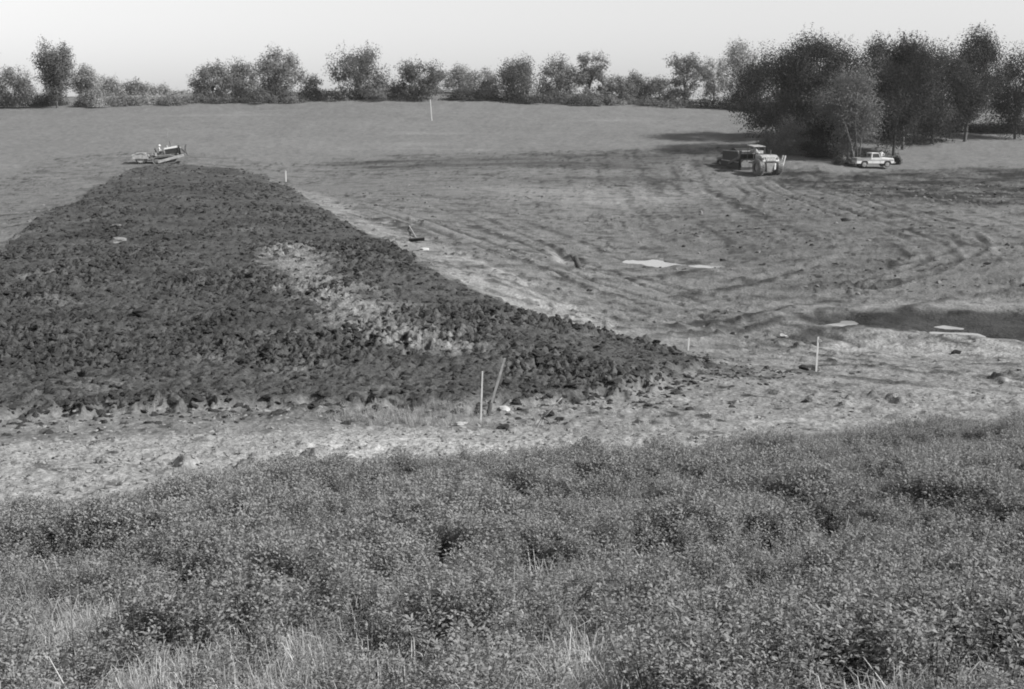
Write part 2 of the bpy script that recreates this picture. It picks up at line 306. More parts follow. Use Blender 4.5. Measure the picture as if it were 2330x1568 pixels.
M['black'] = paint('black_iron', 0.016, 0.6, 0.4); M['iron'] = paint('worn_iron', 0.09, 0.6, 0.4); M['rubber'] = paint('rubber', 0.035, 0.8, 0.3); M['dustrubber'] = paint('dusty_rubber', 0.12, 0.9, 0.35)
M['steel'] = paint('bright_steel', 0.34, 0.35, 0.2, 4, 0.6); M['grey'] = paint('grey_paint', 0.22, 0.45, 0.1); M['lath'] = paint('pale_lath', 0.55, 0.8, 0.12, 12); M['wood'] = paint('weathered_wood', 0.26, 0.9, 0.35, 8)
M['darkwood'] = paint('dark_wood', 0.05, 0.9, 0.35, 8); M['stone'] = paint('pale_stone', 0.33, 0.95, 0.25, 5); M['clod'] = paint('soil_clod', 0.032, 1.0, 0.4, 4, 0, 0.1); M['paleclod'] = paint('dry_clod', 0.14, 1.0, 0.3, 4, 0, 0.1)
M['crumb'] = paint('soil_crumb', 0.20, 1.0, 0.25, 6, 0, 0.1); M['skin'] = paint('skin', 0.32, 0.6, 0.05); M['shirt'] = paint('light_cloth', 0.55, 0.9, 0.1); M['trousers'] = paint('dark_cloth', 0.05, 0.9, 0.2); M['hair'] = paint('dark_hair', 0.02, 0.7, 0.2); M['cloth'] = paint('flag_cloth', 0.7, 0.9, 0.05)
def glass_mat():
    m, n, b = new_mat('dark_glass'); b.inputs['Base Color'].default_value = (.06, .06, .06, 1); b.inputs['Roughness'].default_value = 0.06; return m
M['glass'] = glass_mat()
def water_mat(name, base, rough):
    m, n, b = new_mat(name); b.inputs['Base Color'].default_value = (base, base, base, 1); b.inputs['Roughness'].default_value = rough; b.inputs['IOR'].default_value = 1.333
    bp = n.nodes.new('ShaderNodeBump'); bp.inputs['Strength'].default_value = 0.04; bp.inputs['Distance'].default_value = 0.02
    n.links.new(ramp_noise(n, 1.1, 0, 1, 3), bp.inputs['Height']); n.links.new(bp.outputs[0], b.inputs['Normal']); return m
M['pond'] = water_mat('muddy_pond_water', 0.05, 0.03); M['puddle'] = water_mat('milky_puddle_water', 0.24, 0.07)

# ------------------------------------------------------------------ mesh helpers
def tag(o, label=None, cat=None, group=None, kind=None):
    if label: o['label'] = label
    if cat: o['category'] = cat
    if group: o['group'] = group
    if kind: o['kind'] = kind
    return o
def empty(name, loc, rz=0.0, rx=0.0, ry=0.0):
    o = bpy.data.objects.new(name, None); COL.objects.link(o); o.location = loc; o.rotation_euler = (rx, ry, rz); o.empty_display_size = 0.3; return o
def mesh_obj(name, verts, faces, mats, parent=None, smooth_shade=False):
    me = bpy.data.meshes.new(name); me.from_pydata([tuple(v) for v in verts], [], faces); me.update()
    for m in (mats if isinstance(mats, (list, tuple)) else [mats]): me.materials.append(m)
    if smooth_shade: me.polygons.foreach_set('use_smooth', [True] * len(me.polygons))
    o = bpy.data.objects.new(name, me); COL.objects.link(o)
    if parent: o.parent = parent
    return o
def poly_mesh(name, verts, quads, mats, smooth_shade=False, mat_idx=None):
    """fast mesh from numpy arrays of verts (n,3) and equal-sized faces (m,k)"""
    me = bpy.data.meshes.new(name); verts = np.asarray(verts, np.float32); quads = np.asarray(quads, np.int32); m, k = quads.shape
    me.vertices.add(len(verts)); me.vertices.foreach_set('co', verts.ravel())
    me.loops.add(m * k); me.loops.foreach_set('vertex_index', quads.ravel())
    me.polygons.add(m); me.polygons.foreach_set('loop_start', np.arange(m, dtype=np.int32) * k)
    if smooth_shade: me.polygons.foreach_set('use_smooth', np.ones(m, bool))
    for mm in (mats if isinstance(mats, (list, tuple)) else [mats]): me.materials.append(mm)
    if mat_idx is not None: me.polygons.foreach_set('material_index', np.asarray(mat_idx, np.int32))
    me.update(calc_edges=True); me.validate(); return me
class MB:
    def __init__(s): s.v = []; s.f = []
    def add(s, vs, fs):
        o = len(s.v); s.v += [Vector(v) for v in vs]; s.f += [tuple(i + o for i in f) for f in fs]; return s
    def box(s, c, d, rot=None, taper=1.0):
        x, y, z = [k / 2 for k in d]; vs = []
        for sz in (-1, 1):
            k = taper if sz > 0 else 1.0
            for sx, sy in ((-1, -1), (1, -1), (1, 1), (-1, 1)): vs.append(Vector((sx * x * k, sy * y * k, sz * z)))
        m = Matrix.Rotation(rot[1], 3, rot[0]) if rot else Matrix.Identity(3)
        return s.add([m @ v + Vector(c) for v in vs], [(3, 2, 1, 0), (4, 5, 6, 7), (0, 1, 5, 4), (1, 2, 6, 5), (2, 3, 7, 6), (3, 0, 4, 7)])
    def tube(s, pts, rad, n=8, cap=True):
        pts = [Vector(p) for p in pts]; rad = rad if isinstance(rad, (list, tuple)) else [rad] * len(pts); rings = []
        for i, p in enumerate(pts):
            t = (pts[min(i + 1, len(pts) - 1)] - pts[max(i - 1, 0)]).normalized()
            a = t.orthogonal().normalized() if i == 0 else (a - t * a.dot(t)).normalized()
            b = t.cross(a); rings.append([p + (a * math.cos(k * 2 * math.pi / n) + b * math.sin(k * 2 * math.pi / n)) * rad[i] for k in range(n)])
        vs = [v for r in rings for v in r]; fs = []
        for i in range(len(pts) - 1):
            for k in range(n): fs.append((i * n + k, i * n + (k + 1) % n, (i + 1) * n + (k + 1) % n, (i + 1) * n + k))
        if cap: fs += [tuple(range(n))[::-1], tuple((len(pts) - 1) * n + k for k in range(n))]
        return s.add(vs, fs)
    def prism(s, prof, y0, y1, axis='y'):
        """profile of (x, z) points pushed from y0 to y1"""
        n = len(prof); vs = [(x, y0, z) for x, z in prof] + [(x, y1, z) for x, z in prof]
        return s.add(vs, [tuple(range(n)), tuple(range(2 * n - 1, n - 1, -1))] + [(i, i + n, (i + 1) % n + n, (i + 1) % n) for i in range(n)])
    def lathe(s, prof, c, axis='y', n=20):
        """profile of (radius, offset) turned about an axis through c"""
        vs = []; k = len(prof); c = Vector(c)
        for i in range(n):
            a = 2 * math.pi * i / n
            for r, h in prof:
                q = {'y': (r * math.cos(a), h, r * math.sin(a)), 'z': (r * math.cos(a), r * math.sin(a), h), 'x': (h, r * math.cos(a), r * math.sin(a))}[axis]; vs.append(c + Vector(q))
        fs = [(i * k + j, i * k + j + 1, ((i + 1) % n) * k + j + 1, ((i + 1) % n) * k + j) for i in range(n) for j in range(k - 1)]
        return s.add(vs, fs)
    def build(s, name, mat, parent=None, sm=False, bevel=0.0):
        o = mesh_obj(name, s.v, s.f, mat, parent, sm)
        bm = bmesh.new(); bm.from_mesh(o.data); bmesh.ops.recalc_face_normals(bm, faces=bm.faces); bm.to_mesh(o.data); bm.free()
        if bevel:
            b = o.modifiers.new('edge', 'BEVEL'); b.width = bevel; b.segments = 2; b.limit_method = 'ANGLE'
        return o
def copy_tree(o, parent=None):
    c = o.copy(); COL.objects.link(c); c.parent = parent
    for ch in list(o.children): copy_tree(ch, c)
    return c

# ------------------------------------------------------------------ ground sheet
NS, NR = 700, 760
s_in = np.linspace(-1, 1, NS); ext = 1 + ((1.35 ** np.arange(1, 23) - 1) / (1.35 ** 22 - 1))
s_all = np.concatenate([-ext[::-1], s_in, ext])
y_in = np.exp(np.linspace(math.log(4.2), math.log(268), NR))
y_all = np.concatenate([[-400, -120, -50, -25, -12, -6, -2, 0, 1.5, 2.6, 3.5], y_in, [272, 280, 292, 310, 340, 400, 480, 600, 750]])
Yg, Sg = np.meshgrid(y_all, s_all, indexing='ij')
wid = np.where(Yg < 0, 9 - 0.02 * Yg, 9 + 0.0 * Yg); wid = np.maximum(4.5 + 0.46 * np.clip(Yg, 0, None), 7.0)
Xg = np.where(np.abs(Sg) <= 1, Sg * wid, np.sign(Sg) * (wid + (np.abs(Sg) - 1) * (700 - wid)))
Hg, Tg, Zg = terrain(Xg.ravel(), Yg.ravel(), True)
nr, nc = Yg.shape
allv = np.stack([Xg.ravel(), Yg.ravel(), Hg], 1)
idx = np.arange(nr * nc).reshape(nr, nc)
Q = np.stack([idx[:-1, :-1], idx[:-1, 1:], idx[1:, 1:], idx[1:, :-1]], -1).reshape(-1, 4)
damf = Zg['dam'][Q].mean(1); pasf = Zg['pasture'][Q].mean(1)
def sheet(name, sel, mat, label, cat):
    q = Q[sel]; used = np.unique(q); remap = np.full(len(allv), -1, np.int64); remap[used] = np.arange(len(used))
    me = poly_mesh(name, allv[used], remap[q], mat, True)
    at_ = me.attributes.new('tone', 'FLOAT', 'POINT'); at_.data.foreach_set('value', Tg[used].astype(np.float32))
    o = bpy.data.objects.new(name, me); COL.objects.link(o); tag(o, label, cat, kind='structure'); return o
sheet('dam_embankment', damf > 0.5, M['fill'], 'dark cloddy earth fill of the unfinished dam running away from the camera', 'embankment')
sheet('pasture', (pasf > 0.5) & (damf <= 0.5), M['turf'], 'smooth grazed pasture rising to the tree line', 'field')
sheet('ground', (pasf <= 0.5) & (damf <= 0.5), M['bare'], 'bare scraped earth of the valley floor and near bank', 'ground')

# ------------------------------------------------------------------ water
def water(name, poly, lev, mat, label, cat):
    lo, hi = poly.min(0), poly.max(0); c = (lo + hi) / 2; rad = (hi - lo) / 2 * 1.15 + 1.0
    out = [c + rad * np.array([math.cos(a), math.sin(a)]) for a in np.linspace(0, 2 * math.pi, 40, endpoint=False)]
    bm = bmesh.new(); bm.faces.new([bm.verts.new((p[0], p[1], lev)) for p in out])
    bmesh.ops.recalc_face_normals(bm, faces=bm.faces)
    if list(bm.faces)[0].normal.z < 0: bmesh.ops.reverse_faces(bm, faces=bm.faces)
    me = bpy.data.meshes.new(name); bm.to_mesh(me); bm.free(); me.materials.append(mat)
    o = bpy.data.objects.new(name, me); COL.objects.link(o); return tag(o, label, cat, kind='structure')
water('pond_water', POND, PZ, M['puddle'], 'bright patches of shallow water lying in the dark muddy pond strip', 'pond')
water('puddle_water', PUDDLE, UZ, M['puddle'], 'small bright puddle on the scraped valley floor', 'puddle')

# ------------------------------------------------------------------ scattering with geometry nodes
def variants(name, objs):
    c = bpy.data.collections.new(name)
    for o in objs: c.objects.link(o)
    return c
def scatter(name, pts, rot, scl, kind_idx, coll, label, cat):
    n = len(pts); me = bpy.data.meshes.new(name); me.vertices.add(n); me.vertices.foreach_set('co', np.asarray(pts, np.float32).ravel())
    a = me.attributes.new('rot', 'FLOAT_VECTOR', 'POINT'); a.data.foreach_set('vector', np.asarray(rot, np.float32).ravel())
    a = me.attributes.new('scl', 'FLOAT_VECTOR', 'POINT'); a.data.foreach_set('vector', np.asarray(scl, np.float32).ravel())
    a = me.attributes.new('pick', 'INT', 'POINT'); a.data.foreach_set('value', np.asarray(kind_idx, np.int32))
    me.update(); o = bpy.data.objects.new(name, me); COL.objects.link(o)
    g = bpy.data.node_groups.new(name + '_nodes', 'GeometryNodeTree')
    g.interface.new_socket('Geometry', in_out='INPUT', socket_type='NodeSocketGeometry'); g.interface.new_socket('Geometry', in_out='OUTPUT', socket_type='NodeSocketGeometry')
    gi = g.nodes.new('NodeGroupInput'); go = g.nodes.new('NodeGroupOutput'); ip = g.nodes.new('GeometryNodeInstanceOnPoints'); ci = g.nodes.new('GeometryNodeCollectionInfo')
    ci.inputs['Collection'].default_value = coll; ci.inputs['Separate Children'].default_value = True; ci.inputs['Reset Children'].default_value = True
    def na(nm, t):
        x = g.nodes.new('GeometryNodeInputNamedAttribute'); x.data_type = t; x.inputs['Name'].default_value = nm; return x.outputs['Attribute']
    L = g.links.new
    L(gi.outputs[0], ip.inputs['Points']); L(ci.outputs[0], ip.inputs['Instance']); ip.inputs['Pick Instance'].default_value = True
    L(na('pick', 'INT'), ip.inputs['Instance Index']); L(na('scl', 'FLOAT_VECTOR'), ip.inputs['Scale'])
    er = g.nodes.new('FunctionNodeEulerToRotation'); L(na('rot', 'FLOAT_VECTOR'), er.inputs[0]); L(er.outputs[0], ip.inputs['Rotation'])
    L(ip.outputs[0], go.inputs[0])
    md = o.modifiers.new('scatter', 'NODES'); md.node_group = g
    return tag(o, label, cat, kind='stuff')

def clod_mesh(i, mat):
    bm = bmesh.new(); bmesh.ops.create_icosphere(bm, subdivisions=2, radius=1.0); rs = random.Random(i); ph = [rs.uniform(0, 6) for _ in range(6)]
    for v in bm.verts:
        c = v.co; k = 1 + 0.28 * math.sin(2.3 * c.x + ph[0]) * math.sin(2.9 * c.y + ph[1]) + 0.22 * math.sin(4.1 * c.z + ph[2] + 2 * c.x) + rs.uniform(-0.13, 0.13)
        v.co = Vector((c.x * k * 1.15, c.y * k, c.z * k * 0.72))
    me = bpy.data.meshes.new('clod'); bm.to_mesh(me); bm.free(); me.materials.append(mat); return me
def loose(name, me): return bpy.data.objects.new(name, me)
clods = variants('clod_kinds', [loose('clod', clod_mesh(i, M['clod'])) for i in range(5)])
paleclods = variants('pale_clod_kinds', [loose('clod', clod_mesh(20 + i, M['paleclod'])) for i in range(4)])
crumbs = variants('crumb_kinds', [loose('crumb', clod_mesh(40 + i, M['crumb'])) for i in range(4)])
def log_points(n, y0, y1, spread, rng):
    y = np.exp(rng.uniform(math.log(y0), math.log(y1), n)); x = rng.uniform(-1, 1, n) * (spread * y + 3); return x, y
def put_clods(name, x, y, size, coll, nk, label, sink=0.2):
    h = terrain(x, y); n = len(x)
    scatter(name, np.stack([x, y, h - size * sink], 1), np.stack([RNG.uniform(-.5, .5, n), RNG.uniform(-.5, .5, n), RNG.uniform(0, 6.28, n)], 1),
            np.stack([size * RNG.uniform(.8, 1.5, n), size * RNG.uniform(.8, 1.3, n), size * RNG.uniform(.7, 1.25, n)], 1), RNG.integers(0, nk, n), coll, label, 'soil')
x, y = log_points(80000, 29, 165, 0.46, RNG); zz, nz_ = zones(x, y)
den = smooth(-0.45, 0.4, perlin(x * 0.16, y * 0.13, 5)) * 0.75 + 0.25
den = den * (1 - 0.8 * smooth(-0.8, 0.6, inside(STREAK, x, y) + nz_ * 1.5))
keep = (zz['dam'] > 0.6) & (RNG.random(len(x)) < den); x, y = x[keep], y[keep]
size = 0.03 + 0.13 * RNG.random(len(x)) ** 2.6; size *= np.clip(y / 60, 0.8, 1.15)
put_clods('fill_clods', x, y, size, clods, 5, 'dark broken clods covering the dam fill')
x, y = log_points(60000, 20, 140, 0.46, RNG); zz, nz_ = zones(x, y)
ok = (zz['dam'] < 0.3) & (zz['pasture'] < 0.3) & (zz['weed'] < 0.7) & (inside(POND, x, y) < -0.3) & (inside(PUDDLE, x, y) < -0.3)
prob = 0.02 + 0.30 * smooth(0.15, 0.5, fbm(x * 0.13, y * 0.16, 25, 3)) + 0.06 * smooth(-1, 1, inside(BAND, x, y)) + 0.06 * smooth(-2, 2, inside(ROUGHR, x, y)) + 0.5 * smooth(-2, 2, inside(DARKR, x, y)) + 0.9 * smooth(-1, 1, inside(TOE, x, y))
keep = ok & (RNG.random(len(x)) < prob); x, y = x[keep], y[keep]
size = 0.025 + 0.12 * RNG.random(len(x)) ** 3.5; size *= np.clip(y / 60, 0.6, 1.3)
pick = ((RNG.random(len(x)) < 0.72) & (inside(TOE, x, y) < 0) & ~((inside(ROUGHR, x, y) > 0) & (RNG.random(len(x)) < .6))) | (inside(BAND, x, y) > -.5)
put_clods('dry_clods', x[pick], y[pick], size[pick], paleclods, 4, 'pale dry clods strewn over the bare ground')
put_clods('damp_clods', x[~pick], y[~pick], size[~pick], clods, 5, 'dark damp clods strewn over the bare ground')

N = 26000; y = RNG.uniform(17, 36, N); x = RNG.uniform(-1, 1, N) * y * .47; zz, nz_ = zones(x, y)
keep = (zz['dam'] < .4) & (zz['weed'] < .8) & (RNG.random(N) < .25 + .75 * smooth(-.5, .5, inside(BAND, x, y))); x, y = x[keep], y[keep]
put_clods('crumbs', x, y, 0.012 + 0.05 * RNG.random(len(x)) ** 4, crumbs, 4, 'pale soil crumbs over the bright strip of the near bank')
N = 9000; y = RNG.uniform(28, 40, N); x = RNG.uniform(-1, 1, N) * y * .47; sdm = inside(DAM, x, y)
keep = (sdm < .2) & (RNG.random(N) < np.exp(np.clip(sdm, -9, 0) / 1.1)); x, y = x[keep], y[keep]
put_clods('toe_clods', x, y, 0.02 + 0.10 * RNG.random(len(x)) ** 3, clods, 5, 'dark clods spilled along the toe of the dam fill')
# ------------------------------------------------------------------ weeds and grass on the near bank
def leaf_quads(c, dirv, nrm, L, Wd):
    """folded pointed leaves: base, two sides, tip"""
    d = dirv / np.linalg.norm(dirv, axis=1, keepdims=True); s = np.cross(d, nrm); s /= np.linalg.norm(s, axis=1, keepdims=True) + 1e-9; up = np.cross(s, d)
    L = L[:, None]; Wd = Wd[:, None]
    v = np.stack([c, c + d * L * .45 + s * Wd * .5 + up * Wd * .15, c + d * L - up * L * .12, c + d * L * .45 - s * Wd * .5 + up * Wd * .15], 1)
    return v.reshape(-1, 3), np.arange(len(c) * 4).reshape(-1, 4)
def weed_mesh(i):
    rg = np.random.default_rng(100 + i); V = []; F = []; MI = []; off = 0; H = rg.uniform(.36, .52)
    for sN in range(rg.integers(4, 7)):
        a = rg.uniform(0, 6.28); lean = rg.uniform(.05, .38); h = H * rg.uniform(.65, 1.0)
        base = np.array([rg.uniform(-.05, .05), rg.uniform(-.05, .05), -0.03]); tip = np.array([math.cos(a) * lean * h, math.sin(a) * lean * h, h])
        mb = MB(); mb.tube([base, (base + tip) / 2 + np.array([0, 0, .03]), tip], [.004, .003, .0015], 3, False)
        V.append(np.array([tuple(v) for v in mb.v])); F.append(np.array(mb.f) + off); off += len(mb.v); MI += [1] * len(mb.f)
        n = 78; t = rg.uniform(.15, 1.02, n) ** .8; c = base + (tip - base) * t[:, None]
        az = rg.uniform(0, 6.28, n); el = rg.uniform(-.25, .9, n); st = rg.uniform(.0, .07, n) * (1.15 - t * .6)
        dv = np.stack([np.cos(az) * np.cos(el), np.sin(az) * np.cos(el), np.sin(el)], 1); c = c + dv * st[:, None]
        nv = np.stack([rg.normal(.15, .42, n), rg.normal(-.05, .42, n), np.ones(n)], 1)
        v, f = leaf_quads(c, dv, nv, rg.uniform(.015, .035, n), rg.uniform(.009, .017, n)); V.append(v); F.append(f + off); off += len(v); MI += [0] * len(f)
    return poly_mesh('weed', np.vstack(V), np.vstack(F), [M['weed'], M['stem']], False, MI)
def tuft_mesh(i, mat, nb, H, spread, wdt):
    rg = np.random.default_rng(300 + i); V = []; F = []; off = 0
    for b in range(nb):
        a = rg.uniform(0, 6.28); h = H * rg.uniform(.5, 1.1); ln = rg.uniform(.1, 1.0) * spread; w = wdt * rg.uniform(.6, 1.2)
        p0 = np.array([rg.normal(0, .05), rg.normal(0, .05), -.03]); d = np.array([math.cos(a), math.sin(a), 0]); s = np.array([-d[1], d[0], 0])
        pts = [p0, p0 + d * ln * h * .22 + np.array([0, 0, h * .45]), p0 + d * ln * h * .6 + np.array([0, 0, h * .8]), p0 + d * ln * h * 1.1 + np.array([0, 0, h * (.95 - .35 * ln)])]
        ws = [w, w * .9, w * .6, w * .12]; v = []
        for p, q in zip(pts, ws): v += [p - s * q / 2, p + s * q / 2]
        V.append(np.array(v)); F.append(np.array([(0, 1, 3, 2), (2, 3, 5, 4), (4, 5, 7, 6)]) + off); off += 8
    return poly_mesh('tuft', np.vstack(V), np.vstack(F), mat)
weeds = variants('weed_kinds', [loose('weed', weed_mesh(i)) for i in range(8)])
tufts = variants('tuft_kinds', [loose('tuft', tuft_mesh(i, M['straw'] if i % 3 == 0 else M['drygrass'], 30, .33, .95, .0045)) for i in range(8)])
HOLES = [(1855,1225,.42),(1500,1290,.34),(1730,1370,.3),(690,1330,.3),(1390,1330,.25),(900,1310,.22),(1180,1300,.25),(2080,1290,.25),(1650,1420,.28),(220,1450,.3),(600,1270,.2),(1560,1120,.3),(1380,1110,.25),(2000,1330,.22),(2200,1150,.3),(1330,1265,.2),(1770,1250,.2),(1970,1370,.2)]
HOLES = [(*ground_xy(u, v + 25), r * 1.0) for u, v, r in HOLES]
def hole_factor(x, y):
    f = np.ones_like(x)
    for hx, hy, r in HOLES: f = np.minimum(f, smooth(0.75, 1.15, np.sqrt(((x - hx) / r) ** 2 + ((y - hy) / (r * 1.6)) ** 2)))
    return f
N = 90000
y = np.exp(RNG.uniform(math.log(4.6), math.log(29), N)); x = RNG.uniform(-1, 1, N) * (y * .46 + 1.5)
d = inside(WEED, x, y); hf = hole_factor(x, y)
wpt = fbm(x * .55, y * .4, 201, 3); grassy = smooth(9.0, 7.4, y + 2.0 * perlin(x * .5, y * .5, 203)) 
areaw = (y * .92 + 3) * y / 29 / 16.0      # keeps plants per square metre even
edge_n = perlin(x * .9, y * .6, 205)
prob = areaw * 2.0 * hf * (0.34 + 0.85 * smooth(-.35, .25, wpt)) * (0.12 + 0.88 * smooth(-.46, -.16, perlin(x * 1.5, y * .95, 209))) * smooth(-.9, .7, d + edge_n * 1.1) * (1 - .78 * grassy)
keep = RNG.random(N) < prob; x, y, d, wpt = x[keep], y[keep], d[keep], wpt[keep]; n = len(x)
hs = (0.55 + 0.45 * smooth(-.2, 2.2, d)) * (0.72 + 0.62 * smooth(-.3, .45, wpt)) * (0.8 + 0.4 * smooth(-.5, .5, perlin(x * 1.6, y * 1.3, 207))) * RNG.uniform(.75, 1.15, n)
hs = np.minimum(hs, 1.12 + 0.4 * smooth(8, 14, y))
scatter('weeds', np.stack([x, y, terrain(x, y)], 1), np.stack([RNG.uniform(-.15, .15, n), RNG.uniform(-.15, .15, n), RNG.uniform(0, 6.28, n)], 1),
        np.stack([hs * 1.05, hs * 1.05, hs], 1), RNG.integers(0, 8, n), weeds, 'thick leafy weeds over the near bank', 'weeds')
NWEED = n
N = 30000
y = np.exp(RNG.uniform(math.log(4.4), math.log(27), N)); x = RNG.uniform(-1, 1, N) * (y * .46 + 1.5)
d = inside(WEED, x, y); grassy = smooth(9.6, 7.6, y + 2.0 * perlin(x * .5, y * .5, 203)); areaw = (y * .92 + 3) * y / 27 / 16.0
prob = areaw * (.07 + 2.6 * grassy) * smooth(-.5, .8, d) 
keep = RNG.random(N) < prob; x, y = x[keep], y[keep]; n = len(x)
hs = RNG.uniform(.6, 1.25, n) * (0.9 + .35 * smooth(8, 13, y))
scatter('grass', np.stack([x, y, terrain(x, y)], 1), np.stack([RNG.uniform(-.2, .2, n), RNG.uniform(-.2, .2, n), RNG.uniform(0, 6.28, n)], 1),
        np.stack([hs, hs, hs], 1), RNG.integers(0, 8, n), tufts, 'pale coarse grass tufts along the bottom of the bank', 'grass')
# sparse grass on the lip of the near bank
N = 9000; y = RNG.uniform(20, 36, N); x = RNG.uniform(-1, 1, N) * y * .46
LIP = outline([(760,935),(1000,928),(1100,930),(1090,968),(1000,972),(850,968),(760,960)]); LIP2 = outline([(1180,930),(1350,925),(1500,945),(1700,960),(1500,985),(1250,985)])
keep = (((inside(LIP, x, y) + .5 * perlin(x, y, 7)) > 0) & (RNG.random(N) < .9)) | ((inside(LIP2, x, y) > 0) & (RNG.random(N) < .10)) | (RNG.random(N) < .012)
keep &= zones(x, y)[0]['dam'] < .5
x, y = x[keep], y[keep]; n = len(x); hs = RNG.uniform(.5, 1.0, n)
scatter('bank_grass', np.stack([x, y, terrain(x, y)], 1), np.stack([np.zeros(n), np.zeros(n), RNG.uniform(0, 6.28, n)], 1), np.stack([hs, hs, hs], 1), RNG.integers(0, 8, n), tufts, 'thin grass around the stake on the near bank lip', 'grass')

# ------------------------------------------------------------------ trees
def branch_tubes(paths, n=5):
    V = []; F = []; off = 0
    for pts, rad in paths:
        mb = MB(); mb.tube(pts, rad, n, False); V.append(np.array([tuple(v) for v in mb.v])); F.append(np.array(mb.f) + off); off += len(mb.v)
    return np.vstack(V), np.vstack(F)
def tree(name, label, cat, u, vtop, uw, Y, leaf, leaves=2200, ls=.30, prof=None, cb=.25, fork=.22, lean=0.0, bark='bark', clumps=34, seed=0, group=None, vbase=None, trunks=1, tight=.16, depth=.85, sprays=1.0):
    """crown profile prof: (share of height, share of half width); u, vtop, uw give picture column, crown top and crown width at distance Y"""
    rg = np.random.default_rng(seed + 1000)
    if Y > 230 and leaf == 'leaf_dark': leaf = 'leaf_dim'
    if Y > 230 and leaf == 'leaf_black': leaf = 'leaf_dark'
    xb = at(u, 300, Y)[0]; zb = gz(xb, Y) - .15
    if vbase is not None: pass
    H = at(u, vtop, Y)[2] - zb; Wd = uw / FPX * Y * 1.2; tight *= 1.28; clumps = int(clumps * 1.7); leaves = int(leaves * (4.6 if Y > 210 else 5.0)); ls *= (.84 if Y > 210 else .70); sprays = sprays * (.8 if Y > 210 else .55)
    prof = prof or [(.2, .55), (.4, .95), (.6, 1.0), (.8, .75), (.95, .35), (1.0, .12)]
    hs = [p[0] for p in prof]; ws = [p[1] for p in prof]
    t0 = empty(name, (xb, Y, zb)); tag(t0, label, cat, group)
    global LAST_TREE; LAST_TREE = t0
    # clump centres
    hh = []
    while len(hh) < clumps:
        q = rg.uniform(max(cb, hs[0]), .93)
        if rg.random() < np.interp(q, hs, ws): hh.append(q)
    hh = np.array(hh); az = rg.uniform(0, 6.283, clumps) ; rr = rg.uniform(.25, .92, clumps) ** .7
    w = np.interp(hh, hs, ws) * Wd / 2 * (1 + .14 * np.sin(az * 2 + rg.uniform(0, 6)) + .16 * np.sin(hh * rg.uniform(9, 16) + az + rg.uniform(0, 6)))
    rc0 = tight * (Wd * .55 + H * .35)
    rad = np.clip(w - rc0 * .75, w * .2, None) * rr
    C = np.stack([np.cos(az) * rad + lean * H * hh, np.sin(az) * rad * depth, hh * H - rc0 * .3], 1)
    C[:, 2] *= (H - rc0 * .8) / C[:, 2].max()
    rcs = rc0 * rg.uniform(.65, 1.25, clumps)
    # limbs
    paths = []; fz = fork * H; r0 = .028 * H ** .9 * .62
    for k in range(trunks):
        offx = (k - (trunks - 1) / 2) * .05 * Wd
        paths.append(([(offx, 0, -.3), (offx * 1.4 + lean * fz * .4, 0, fz * .5), (offx * 2.0 + lean * fz, 0, fz)], [r0 * 1.35, r0, r0 * .85]))
    order = np.argsort(-C[:, 2])
    for j, i in enumerate(order[:min(clumps, 26)]):
        k = rg.integers(0, trunks); offx = (k - (trunks - 1) / 2) * .1 * Wd; c = C[i]; s0 = np.array([offx + lean * fz, 0, fz * rg.uniform(.8, 1.0)])
        m1 = s0 + (c - s0) * .4 + np.array([-(c[0] - s0[0]) * .12, -(c[1] - s0[1]) * .12, .10 * H * (1 - abs(c[2] / H - .5))]); 
        rk = r0 * rg.uniform(.3, .55)
        paths.append(([s0, m1, s0 + (c - s0) * .75 + (m1 - s0 - (c - s0) * .4) * .4, c], [rk, rk * .7, rk * .45, rk * .2]))
    v, f = branch_tubes(paths); me = poly_mesh('trunk', v, f, M[bark], True); o = bpy.data.objects.new('trunk', me); COL.objects.link(o); o.parent = t0
    # leaves: each clump a ragged spray pushed outwards and upwards
    wgt = rcs ** 2; cnt = np.maximum((leaves * wgt / wgt.sum()).astype(int), 8); P = []; OUT = []
    for i in range(clumps):
        n = cnt[i]; out = C[i] - np.array([lean * H * .5, 0, H * .35]); out = out / (np.linalg.norm(out) + 1e-6)
        q = rg.normal(0, 1, (n, 3)); q /= np.linalg.norm(q, axis=1, keepdims=True); r = rg.random(n) ** .55
        q = q * r[:, None] * rcs[i]
        k = q @ out; q = q + out * (np.abs(k) * .5 * sprays)[:, None]
        q[:, 2] *= .85; P.append(C[i] + q); OUT.append(q / (np.linalg.norm(q, axis=1, keepdims=True) + 1e-6))
        nsp = max(2, int(4 * sprays))
        for _ in range(nsp):                      # twigs that break the outline
            dv = out + rg.normal(0, .55, 3); dv /= np.linalg.norm(dv); ln = rcs[i] * rg.uniform(1.0, 1.55); m = max(3, n // 22)
            tt = rg.uniform(.4, 1, m); P.append(C[i] + dv * (tt * ln)[:, None] + rg.normal(0, ls * .35, (m, 3))); OUT.append(np.tile(dv, (m, 1)))
    P = np.vstack(P); OUT = np.vstack(OUT); n = len(P)
    P[:, 2] = np.maximum(P[:, 2], .15)
    nv = rg.normal(0, .5, (n, 3)) + np.array([0, 0, .35]) + OUT; nv /= np.linalg.norm(nv, axis=1, keepdims=True)
    a = np.cross(nv, rg.normal(0, 1, (n, 3))); a /= np.linalg.norm(a, axis=1, keepdims=True); b = np.cross(nv, a)
    s1 = (ls * rg.uniform(.55, 1.25, n))[:, None]; s2 = s1 * rg.uniform(.45, .8, n)[:, None]
    V = np.stack([P - a * s1 * .6, P + b * s2 * .5 + nv * s1 * .1, P + a * s1 * .6, P - b * s2 * .5 + nv * s1 * .1], 1).reshape(-1, 3)
    me = poly_mesh('crown', V, np.arange(n * 4).reshape(-1, 4), M[leaf]); o = bpy.data.objects.new('crown', me); COL.objects.link(o); o.parent = t0
    return t0
